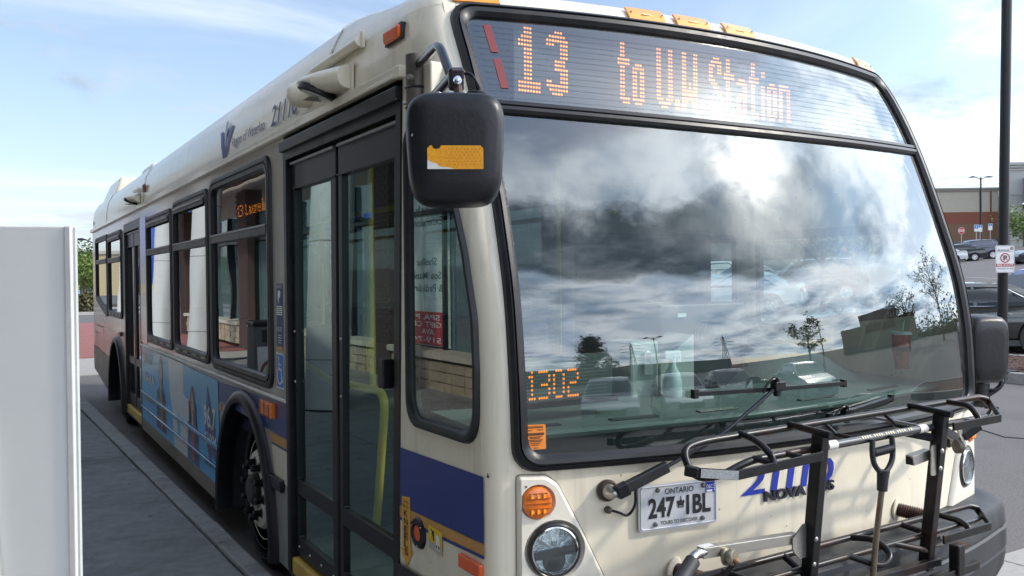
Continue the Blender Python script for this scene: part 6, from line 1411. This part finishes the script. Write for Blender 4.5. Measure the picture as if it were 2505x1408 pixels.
place(car('pale_blue_car', 'pale blue car in front of the black one at the far left', 'car', (.25, .38, .52), 4.3, 1.78, 1.42), (3.6, 80), pi / 2)
GR = 'cars parked across the road facing the bus'
for k, (x, yy, c, rz, lb) in enumerate([(2.8, -11.5, (.45, .46, .48), .2, 'silver car behind the viewpoint, first of the row mirrored in the glass'), (5.6, -11.8, (.50, .50, .48), .2, 'white car second in the row behind the viewpoint'), (8.5, -12.4, (.05, .06, .08), .25, 'dark car third in the row behind the viewpoint'), (12.0, -10.6, (.40, .44, .48), .3, 'pale grey car last in the row behind the viewpoint')]):
    place(car('parked_car', lb, 'car', c, group=GR), (x, yy), rz)
# ------------------------------------------------------------ buildings
STUC = pm('stucco grey', (.36, .325, .265), .9, var=.06, scale=3); TAN = pm('stucco tan', (.33, .27, .19), .9, var=.06, scale=3)
def box_on(P0, ax, ay, u0, u1, d0, d1, z0, z1, name, m, parent, bevel=0):
    """box in a building's own frame: u along the facade, d depth behind it"""
    c = [P0 + ax * u + ay * d for u, d in ((u0, d0), (u1, d0), (u1, d1), (u0, d1))]
    return MB().add([(p.x, p.y, z) for z in (z0, z1) for p in c], [(3, 2, 1, 0), (4, 5, 6, 7), (0, 1, 5, 4), (1, 2, 6, 5), (2, 3, 7, 6), (3, 0, 4, 7)]).build(name, m, parent, bevel=bevel)
a0 = at(.560, 118); P0 = Vector((a0[0], a0[1], 0)); ax = Vector((-.859, .512, 0)); ax = (Matrix.Rotation(-.04, 3, 'Z') @ ax); ay = Vector((-ax.y, ax.x, 0)); ay = ay if ay.dot(Vector((.512, .859, 0))) > 0 else -ay
st = thing('store_building', 'long grey and brown store wall with a red band behind parked cars', 'building', (a0[0], a0[1], 4.7))
gz = 4.7
box_on(P0, ax, ay, 0, 62, .5, 30, gz, 12.75, 'upper_wall', STUC, st)
box_on(P0, ax, ay, 0, 62, .3, .5, 12.75, 13.25, 'cornice', pm('cornice grey', (.24, .225, .195), .9), st); box_on(P0, ax, ay, 0, 62, .1, .5, 13.0, 13.2, 'cornice_lip', pm('cornice grey', (.24, .225, .195)), st)
box_on(P0, ax, ay, 0, 62, .40, .5, 8.4, 9.95, 'red_band', pm('band red', (.18, .055, .034), .85), st)
box_on(P0, ax, ay, 0, 62, .42, .5, 6.05, 8.4, 'brown_wall', pm('wall brown', (.15, .085, .05), .9, var=.05), st)
for k in range(9): box_on(P0, ax, ay, 2.5 + k * 7, 2.55 + k * 7, .38, .5, 6.05, 12.7, 'wall_joint', pm('joint grey', (.2, .18, .15), .9), st)
STONE = pm('stone base', (.12, .115, .115), .9, var=.5, scale=1.6, bump=.4)
sb_ = box_on(P0, ax, ay, 0, 62, .30, .5, gz - 1, 6.0, 'stone_base', STONE, st)
for k in range(60):
    for j in range(3):
        u = k * .85 + (j % 2) * .4; box_on(P0, ax, ay, u, u + .82, .27 - rnd.uniform(0, .04), .32, 4.75 + j * .42, 5.14 + j * .42, 'stone', STONE, sb_)
MBx = box_on(P0, ax, ay, 8.6, 9.2, .0, .42, 9.45, 9.75, 'wall_lamp', BLACK, st)
box_on(P0, ax, ay, 1.0, 1.14, .3, .5, 5, 12.7, 'down_pipe', pm('wall brown', (.15, .085, .05)), st)
for k, u in enumerate((26, 33, 40, 47)):
    w_ = box_on(P0, ax, ay, u, u + 6.2, .2, .5, 6.4, 10.8, 'store_window', pm('store glass', (.12, .22, .24), .1, coat=.5), st)
    for q_ in range(4): box_on(P0, ax, ay, u + q_ * 2.0, u + q_ * 2.0 + .14, .14, .22, 6.4, 10.8, 'window_mullion', pm('mullion pale', (.5, .52, .52), .4), w_)
en = thing('store_entrance', 'taller pale grey entrance block with heavy cornice at the right edge', 'building', (a0[0] + 1, a0[1] - 1, 4.7))
box_on(P0, ax, ay, -22, -.2, -2.0, .8, 12.0, 15.9, 'parapet_block', pm('stucco pale', (.34, .335, .32), .9, var=.04), en)
for z, d, hh in ((15.9, -2.5, .35), (15.55, -2.3, .3), (15.2, -2.15, .25)): box_on(P0, ax, ay, -22, .1, d, 0, z, z + hh, 'cornice', pm('stucco pale', (.34, .335, .32)), en)
box_on(P0, ax, ay, -1.9, -.2, -1.9, 0, gz - 1, 12.0, 'pillar', pm('block pale', (.30, .295, .28), .9), en)
for k in range(7): box_on(P0, ax, ay, -1.95, -.15, -1.95, -1.8, gz + .9 * k + .3, gz + .9 * k + .36, 'pillar_joint', pm('joint grey', (.2, .18, .15)), en)
box_on(P0, ax, ay, -22, -1.9, -4.2, -1.9, 10.9, 14.2, 'canopy_fascia', pm('fascia grey', (.26, .26, .265), .8, var=.04), en)
for z in (12.0, 13.1): box_on(P0, ax, ay, -22, -1.9, -4.23, -4.2, z, z + .05, 'panel_joint', pm('joint grey', (.2, .18, .15)), en)
box_on(P0, ax, ay, -22, -1.9, .3, .6, 8.4, 10.9, 'red_band', pm('band red', (.18, .055, .034)), en); box_on(P0, ax, ay, -22, -1.9, .32, .6, 5.9, 8.4, 'brown_wall', pm('wall brown', (.15, .085, .05)), en); box_on(P0, ax, ay, -22, -1.9, .2, .6, gz - 1, 5.9, 'stone_base', STONE, en)
for k, (z0, z1) in enumerate(((16.6, 18.3), (17.8, 19.7))):
    p0 = at(.05, 150); p1 = at(.75, 150); tag(MB().tube([(p0[0] + (p1[0] - p0[0]) * t, p0[1] + (p1[1] - p0[1]) * t, z0 + (z1 - z0) * t - 1.2 * sin(pi * t)) for t in [i / 16 for i in range(17)]], .035, 4).build('power_line', pm('wire grey', (.25, .26, .28), .6)), ('lower', 'upper')[k] + ' of two thin power lines above the brown store roof', 'power line')
# tan store far left, blue store beside it
tn = thing('tan_store', 'pale tan store building behind the trees at the far left', 'building', (4, 118, 0))
box_on(Vector((-6, 118, 0)), Vector((1, 0, 0)), Vector((0, 1, 0)), -9, 22, 0, 20, 0, 5.2, 'wall', pm('wall straw', (.50, .40, .23), .9, var=.05), tn)
box_on(Vector((-6, 118, 0)), Vector((1, 0, 0)), Vector((0, 1, 0)), -9.2, 22.2, -.25, 0, 5.2, 5.6, 'cornice', pm('cornice pale', (.46, .42, .34), .9), tn)
bl = thing('blue_store', 'large blue store box beyond the pavement, mirrored in the side windows', 'building', (-24, 104, 0))
box_on(Vector((-44, 104, 0)), Vector((1, 0, 0)), Vector((0, 1, 0)), 20.5, 27.5, 0, 30, 1.4, 11, 'wall', pm('wall blue', (.02, .08, .42), .6), bl); box_on(Vector((-44, 104, 0)), Vector((1, 0, 0)), Vector((0, 1, 0)), 20.5, 27.5, .1, 30, 0, 1.4, 'yellow_base', pm('wall yellow', (.5, .38, .08), .7), bl)
# the store mirrored low in the windscreen
rs_ = thing('corner_store', 'low gabled store across the road behind the viewpoint', 'building', (58, -27, H(58)))
o_ = Vector((50, -34, 0)); ax2 = Vector((.45, .89, 0)); ay2 = Vector((.89, -.45, 0))
box_on(o_, ax2, ay2, 0, 20, 0, 14, 0, 7.2, 'wall', TAN, rs_); box_on(o_, ax2, ay2, 5, 15, -.6, 3, 0, 9.0, 'entrance_block', STUC, rs_); box_on(o_, ax2, ay2, 6, 14, -.75, -.6, 5.6, 7.2, 'sign_band', pm('sign brown', (.12, .03, .03), .7), rs_); box_on(o_, ax2, ay2, 1, 19, -.1, 0, .3, 3.2, 'store_window', pm('store glass', (.12, .22, .24)), rs_)
g2 = thing('low_store', 'long low dark roofed store behind the viewpoint', 'building', (20, -75, 0))
box_on(Vector((-10, -78, 0)), Vector((1, 0, 0)), Vector((0, -1, 0)), 0, 30, 0, 15, 0, 4.6, 'wall', pm('wall dusk', (.10, .10, .10), .8), g2); box_on(Vector((-10, -78, 0)), Vector((1, 0, 0)), Vector((0, -1, 0)), 33, 62, 2, 15, 0, 5.2, 'wall', pm('wall dusk', (.10, .10, .10)), g2)
def pylon(x, y, h, label):
    m = pm('pylon steel', (.10, .10, .11), .6, metal=.5); mb = MB(); w = h * .09
    lv = [0, .25, .45, .6, .72, .82, .92, 1.0]; ww = [1, .72, .5, .36, .27, .24, .2, .05]
    for i in range(7):
        for k in range(4):
            c = lambda j, q_: Vector((x + w * ww[j] * (1 if q_ in (0, 3) else -1), y + w * ww[j] * (1 if q_ < 2 else -1), h * lv[j]))
            mb.tube([c(i, k), c(i + 1, k)], .22, 4); mb.tube([c(i, k), c(i + 1, (k + 1) % 4)], .14, 4); mb.tube([c(i, k), c(i, (k + 1) % 4)], .14, 4)
    for z, l in ((.72, .22), (.82, .26), (.92, .2)): mb.tube([(x - h * l, y, h * z), (x, y, h * z + h * .05), (x + h * l, y, h * z)], .18, 4); mb.tube([(x - h * l, y, h * z), (x + h * l, y, h * z)], .14, 4)
    return tag(mb.build('power_pylon', m, fix=False), label, 'pylon', 'lattice power pylons far behind the viewpoint')
pylon(62, -215, 34, 'left lattice power pylon far behind the viewpoint, mirrored in the windscreen'); pylon(128, -205, 36, 'right lattice power pylon far behind the viewpoint, mirrored in the windscreen')
# storefront along the kerb, mirrored in the side windows and doors
sf = thing('storefront', 'brick and glass storefront with stone base along the pavement beside the bus', 'building', (-4.3, 8, 0))
BR = pm('wall brick', (.075, .046, .040), .85, var=.15, scale=5)
SG = pm('shop glass', (.10, .16, .17), .06, var=.05, spec=.7, coat=.5)
ST2 = pm('sandstone', (.36, .30, .21), .9, var=.25, scale=3, bump=.3)
MB().box((-9, 8, 4.2), (9, 41, 8.4)).build('wall', pm('render beige', (.30, .27, .225), .9), sf)  # out of view; height raised to shade the kerb side of the bus
for y0, y1 in ((-12, -9), (-4, -2.5), (3, 4.2), (10.7, 11.4), (19.5, 20.6), (27.6, 28.5)):
    pr_ = MB().box((-4.35, (y0 + y1) / 2, 2.0), (.5, y1 - y0, 4.0)).build('brick_pier', BR, sf)
    mb = MB()
    if y0 > 8:
        for r in range(44):
            for c_ in range(int((y1 - y0) / .22)):
                yy = y0 + .02 + c_ * .22 + (r % 2) * .10
                if yy + .2 < y1: mb.box((-4.095, yy + .10, .75 + r * .075), (.02, .205, .062))
        mb.build('brick_courses', BR, pr_, kind='stuff')
for y0, y1 in ((-9, -4), (-2.5, 3), (4.2, 10.7), (11.4, 19.5), (20.6, 27.6)):
    MB().box((-4.45, (y0 + y1) / 2, 2.05), (.04, y1 - y0, 2.8)).build('shop_window', SG, sf)
    n = max(2, int((y1 - y0) / 1.5))
    for k in range(n + 1): MB().box((-4.38, y0 + (y1 - y0) * k / n, 2.05), (.10, .07, 2.8)).build('window_mullion', BLACK, sf)
    MB().box((-4.38, (y0 + y1) / 2, 2.75), (.10, y1 - y0, .07)).build('window_transom', BLACK, sf)
    bs = MB().box((-4.30, (y0 + y1) / 2, .36), (.36, y1 - y0, .50)).build('stone_base', ST2, sf)
    MB().box((-4.27, (y0 + y1) / 2, .65), (.46, y1 - y0, .09)).build('stone_cap', pm('cap stone', (.48, .44, .36), .8), sf)
    mb = MB(); yy = y0
    while yy < y1 - .2:
        for r in range(3):
            l = rnd.uniform(.22, .45); mb.box((-4.115, min(yy + l / 2, y1 - .1), .20 + r * .15), (.03 + rnd.uniform(0, .015), l - .015, .135))
        yy += .38
    mb.build('stone_course', ST2, bs, kind='stuff')
MB().box((-3.25, 8, 4.35), (2.2, 41, .12)).build('canopy_soffit', pm('soffit brown', (.16, .14, .12), .8), sf); MB().box((-2.08, 8, 4.5), (.14, 41, .45)).build('canopy_fascia', pm('fascia pale', (.45, .45, .44), .6), sf)
def shopsign(y0, y1, z0, z1, m, lines, tm, name, label):
    o = tag(MB().box((-4.40, (y0 + y1) / 2, (z0 + z1) / 2), (.02, y1 - y0, z1 - z0)).build(name, m), label, 'sign')
    for tx, a, b_, z, h in lines:
        vs, f_ = text_mesh(tx, h, .01); lo = min(p[0] for p in vs); hi = max(p[0] for p in vs)
        MB().add([(-4.386, a + (b_ - a) * (p[0] - lo) / (hi - lo), z + p[1]) for p in vs], f_).build('sign_lettering', tm, o, fix=False)
    return o
shopsign(9.0, 10.45, .72, 3.3, pm('poster mint', (.60, .74, .67), .5), [('Lash', 9.5, 10.1, 2.75, .12), ('Extensions', 9.2, 10.3, 2.55, .12), ('Shellac', 9.4, 10.1, 1.95, .11), ('Spa Mani', 9.25, 10.2, 1.74, .11), ('& Pedicure', 9.2, 10.3, 1.55, .11)], pm('poster green', (.10, .17, .14), .5), 'window_poster', 'pale green beauty poster in the shop window, mirrored in the front side window')
shopsign(9.05, 10.3, .74, 1.24, pm('poster red', (.45, .06, .06), .5), [('SPA P', 9.25, 10.1, 1.12, .08), ('GIFT CE', 9.2, 10.2, 1.01, .08), ('AVA', 9.45, 9.9, .90, .08), ('519-74', 9.2, 10.2, .78, .08)], INKW, 'spa_sign', 'red gift card sign low in the shop window under the green poster').location.x = .03
for a_, b_ in ((11.5, 12.2), (12.7, 13.6), (16.2, 16.8)): MB().box((-4.28, (a_ + b_) / 2, 2.86), (.05, b_ - a_, .09)).build('blue_strip', pm('strip blue', (.015, .13, .75), .4), sf)
CW = pm('column white', (.44, .44, .43), .35, var=.03)
for k, (yy, lb) in enumerate([(2.2, 'white round column by the pavement nearest the viewpoint'), (8.0, 'white round column beside the litter bin'), (15.2, 'white round column third from the viewpoint'), (19.6, 'white round column fourth from the viewpoint'), (26.5, 'white round column at the far end of the canopy')]):
    c = thing('canopy_column', lb, 'column', (-2.25, yy, .15), 'white columns holding the canopy')
    MB().tube([(-2.12, yy, .15), (-2.42, yy + .35, 4.3)], .27, 26).build('shaft', CW, c, smooth=50)
    for z in (.75, 2.2, 3.2):
        t_ = (z - .15) / 3.85; MB().lathe([(.271, -.008), (.273, 0), (.271, .008)], (-2.12 - .278 * t_, yy + .325 * t_, z), (-.072, .084, 1), 26).build('column_joint', pm('joint grey', (.2, .18, .15)), c)
bn = thing('litter_bin', 'grey litter bin with a round tree emblem beside a white column', 'bin', (-1.85, 9.3, .15))
MB().box((-1.85, 9.3, .66), (.50, .50, 1.0)).build('bin_body', pm('bin grey', (.10, .10, .105), .5), bn, bevel=.02)
MB().box((-1.85, 9.3, 1.18), (.54, .54, .06)).build('bin_lid', BLACK, bn, bevel=.015); MB().box((-1.85, 9.045, 1.02), (.30, .02, .16)).build('bin_opening', INK, bn); MB().box((-1.85, 9.045, .52), (.44, .012, .72)).build('bin_poster', pm('poster pale', (.55, .55, .53), .5), bn)
pf = lambda u, v, h=0.0: (-1.85 + u, 9.035 - h, .52 + v)
MB().band(circ(0, 0, .20), circ(0, 0, .155), pf, [(0, 0), (1, 0)]).build('emblem_ring', pm('emblem brown', (.16, .06, .05), .5), bn); MB().plate(circ(.02, .05, .09, 9), [], pf, 0, h0=.001).build('emblem_leaf', pm('emblem green', (.18, .50, .06), .5), bn); MB().plate(circ(-.07, -.02, .06, 7), [], pf, 0, h0=.002).build('emblem_leaf', pm('emblem orange', (.60, .30, .04), .5), bn); MB().plate([(-.012, -.14), (.012, -.14), (.012, .06), (-.012, .06)], [], pf, 0, h0=.003).build('emblem_trunk', pm('emblem brown', (.16, .06, .05)), bn)
# ------------------------------------------------------------ things lying inside the bus windscreen
sbt = thing('spray_bottle', 'white spray bottle standing on the dashboard behind the windscreen', 'bottle', (1.075, .36, 1.215))
MB().lathe([(.036, 0), (.039, .010), (.039, .10), (.030, .135), (.015, .165), (.013, .19)], (1.075, .36, 1.215), (0, 0, 1), 24).build('bottle_body', pm('bottle white', (.70, .74, .74), .3), sbt, smooth=50)
MB().box((1.068, .36, 1.425), (.085, .026, .034)).box((1.104, .36, 1.41), (.024, .02, .04)).cyl((1.075, .36, 1.40), (1.075, .36, 1.425), .015, 14).build('trigger_head', pm('bottle cap', (.74, .76, .76), .35), sbt, bevel=.004)
cp = thing('drink_cup', 'red paper cup with a straw in a holder at the right side of the windscreen', 'cup', (2.33, .19, 1.31))
MB().lathe([(.030, 0), (.043, .16), (.044, .165)], (2.33, .19, 1.30), (0, 0, 1), 22).build('cup_body', pm('cup red', (.42, .09, .06), .4, var=.5, scale=14), cp, smooth=50)
MB().lathe([(.046, .163), (.045, .175), (0, .176)], (2.33, .19, 1.30), (0, 0, 1), 22).build('cup_lid', pm('lid pale', (.55, .6, .58), .3), cp); MB().cyl((2.33, .19, 1.46), (2.345, .185, 1.53), .004, 8).build('straw', pm('straw green', (.35, .55, .45), .4), cp)
MB().lathe([(.041, .085), (.043, .085), (.043, .105), (.041, .105)], (2.33, .19, 1.30), (0, 0, 1), 20).build('cup_holder_band', BLACK, cp)
